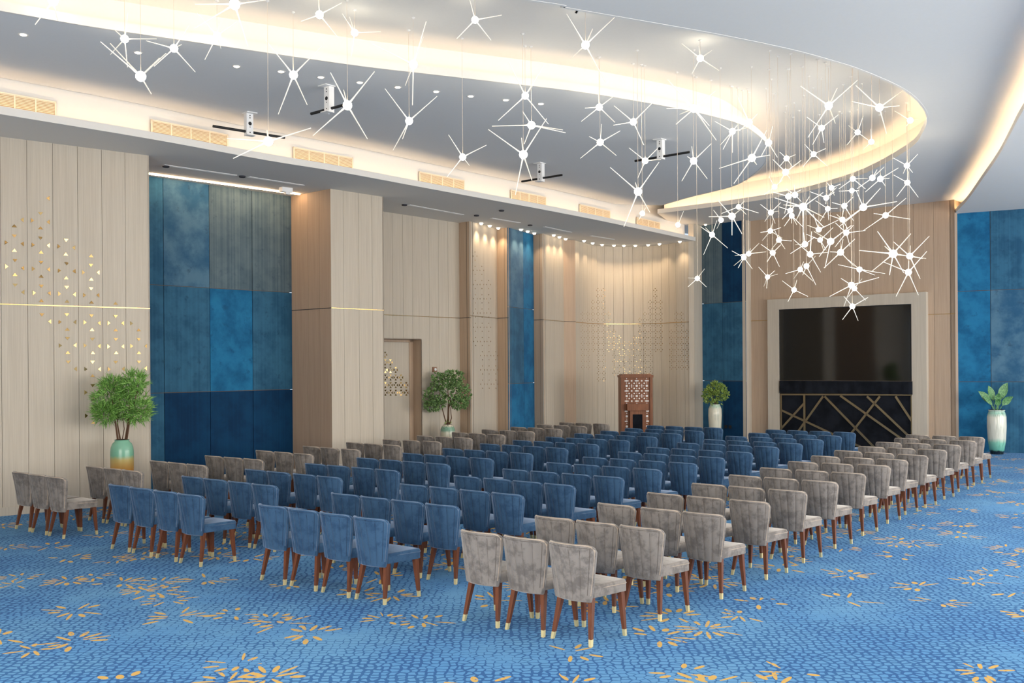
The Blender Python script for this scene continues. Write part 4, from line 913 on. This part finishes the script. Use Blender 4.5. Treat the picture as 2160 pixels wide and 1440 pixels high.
def leg_mesh(top, bot, s0, s1, t0, t1):
    mb = MB(); top = Vector(top); bot = Vector(bot)
    a = bot.lerp(top, t0); b = bot.lerp(top, t1); ra = s0+(s1-s0)*t0; rb = s0+(s1-s0)*t1
    vs = [(a.x+i*ra, a.y+j*ra, a.z) for i, j in ((-1, -1), (1, -1), (1, 1), (-1, 1))]+[(b.x+i*rb, b.y+j*rb, b.z) for i, j in ((-1, -1), (1, -1), (1, 1), (-1, 1))]
    mb.add(vs, [(3, 2, 1, 0), (4, 5, 6, 7), (0, 1, 5, 4), (1, 2, 6, 5), (2, 3, 7, 6), (3, 0, 4, 7)]); return mb
LEGS = []
for sx in (-1, 1):
    LEGS += [((sx*.150, -.165, .375), (sx*.195, -.235, 0)), ((sx*.190, .185, .375), (sx*.212, .212, 0))]
leg_me = [(leg_mesh(t, b, .0125, .023, .15, 1).mesh('leg'), leg_mesh(t, b, .0128, .0235, 0, .15).mesh('ferrule')) for t, b in LEGS]
for a, b in leg_me: a.materials.append(M['leg']); b.materials.append(M['brass_leg'])
me_back_g = me_back.copy(); me_pipe_g = me_pipe.copy(); me_seat_g = me_seat.copy(); me_sp_g = me_sp.copy(); me_st_g = me_stitch.copy()
KIT = {'blue': [], 'grey': []}
for me, n_, mt in ((me_back, 'backrest', 'c_blue'), (me_pipe, 'piping', 'p_blue'), (me_seat, 'seat', 'c_blue'), (me_sp, 'seat_piping', 'p_blue'), (me_stitch, 'stitching', 's_blue')): me.materials.append(M[mt]); KIT['blue'].append((n_, me))
for me, n_, mt in ((me_back_g, 'backrest', 'c_grey'), (me_pipe_g, 'piping', 'p_grey'), (me_seat_g, 'seat', 'c_grey'), (me_sp_g, 'seat_piping', 'p_grey'), (me_st_g, 'stitching', 's_grey')): me.materials.append(M[mt]); KIT['grey'].append((n_, me))
HEAD = math.radians(40.0)
def chair(loc, head, kind, label, group):
    o = empty('velvet_chair', loc, -head); tag(o, label, 'chair', group)
    for n_, me in KIT[kind]: obj(n_, me, None, o)
    for a, b in leg_me:
        l = obj('leg', a, None, o); obj('ferrule', b, None, l)
Fd = Vector((math.sin(HEAD), math.cos(HEAD))); Rd = Vector((math.cos(HEAD), -math.sin(HEAD)))
HD = {'LG': 38.5, 'LB': 38.5, 'RB': 39.5, 'RG': 40.5}; SH = {'LG': .045, 'LB': .045, 'RB': .03, 'RG': -.005}
BLK = {'LG': ('grey', 'left grey block'), 'LB': ('blue', 'left blue block'), 'RB': ('blue', 'right blue block'), 'RG': ('grey', 'right grey block')}
jr = random.Random(11)
for r in range(14):
    pts = {g: [tuple(map(float, s.split(','))) for s in ROWS[g][r].split()] for g in ROWS}
    allp = [p for g in ('LG', 'LB', 'RB', 'RG') for p in pts[g]]
    cf = np.polyfit([p[0] for p in allp], [p[1] for p in allp], 3)
    for g in pts:
        HEAD = math.radians(HD[g]); Fd = Vector((math.sin(HEAD), math.cos(HEAD))); Rd = Vector((math.cos(HEAD), -math.sin(HEAD)))
        res = sum(p[1]-np.polyval(cf, p[0]) for p in pts[g])/len(pts[g])*.6
        last = None
        for i, (x, y) in enumerate(pts[g]):
            yf = float(np.polyval(cf, x))+res; c = V2(G(x, yf, HC)); loc = c-Rd*(-.232)-Fd*(-.20)+Vector((SH[g], 0))
            if last is not None and (loc-last).dot(Rd) < .478: loc = loc+Rd*(.478-(loc-last).dot(Rd))
            last = loc
            n = len(pts[g]); pos = ['leftmost', 'second from left', 'third from left', 'rightmost'][i] if n == 4 else ['leftmost', 'middle', 'rightmost'][i]
            chair((loc.x, loc.y, 0), HEAD+math.radians(jr.uniform(-1.2, 1.2)), BLK[g][0], '%s velvet chair, %s in %s, %s row from camera' % (BLK[g][0], pos, BLK[g][1], ORD[r+1]) , 'chairs of the '+BLK[g][1])
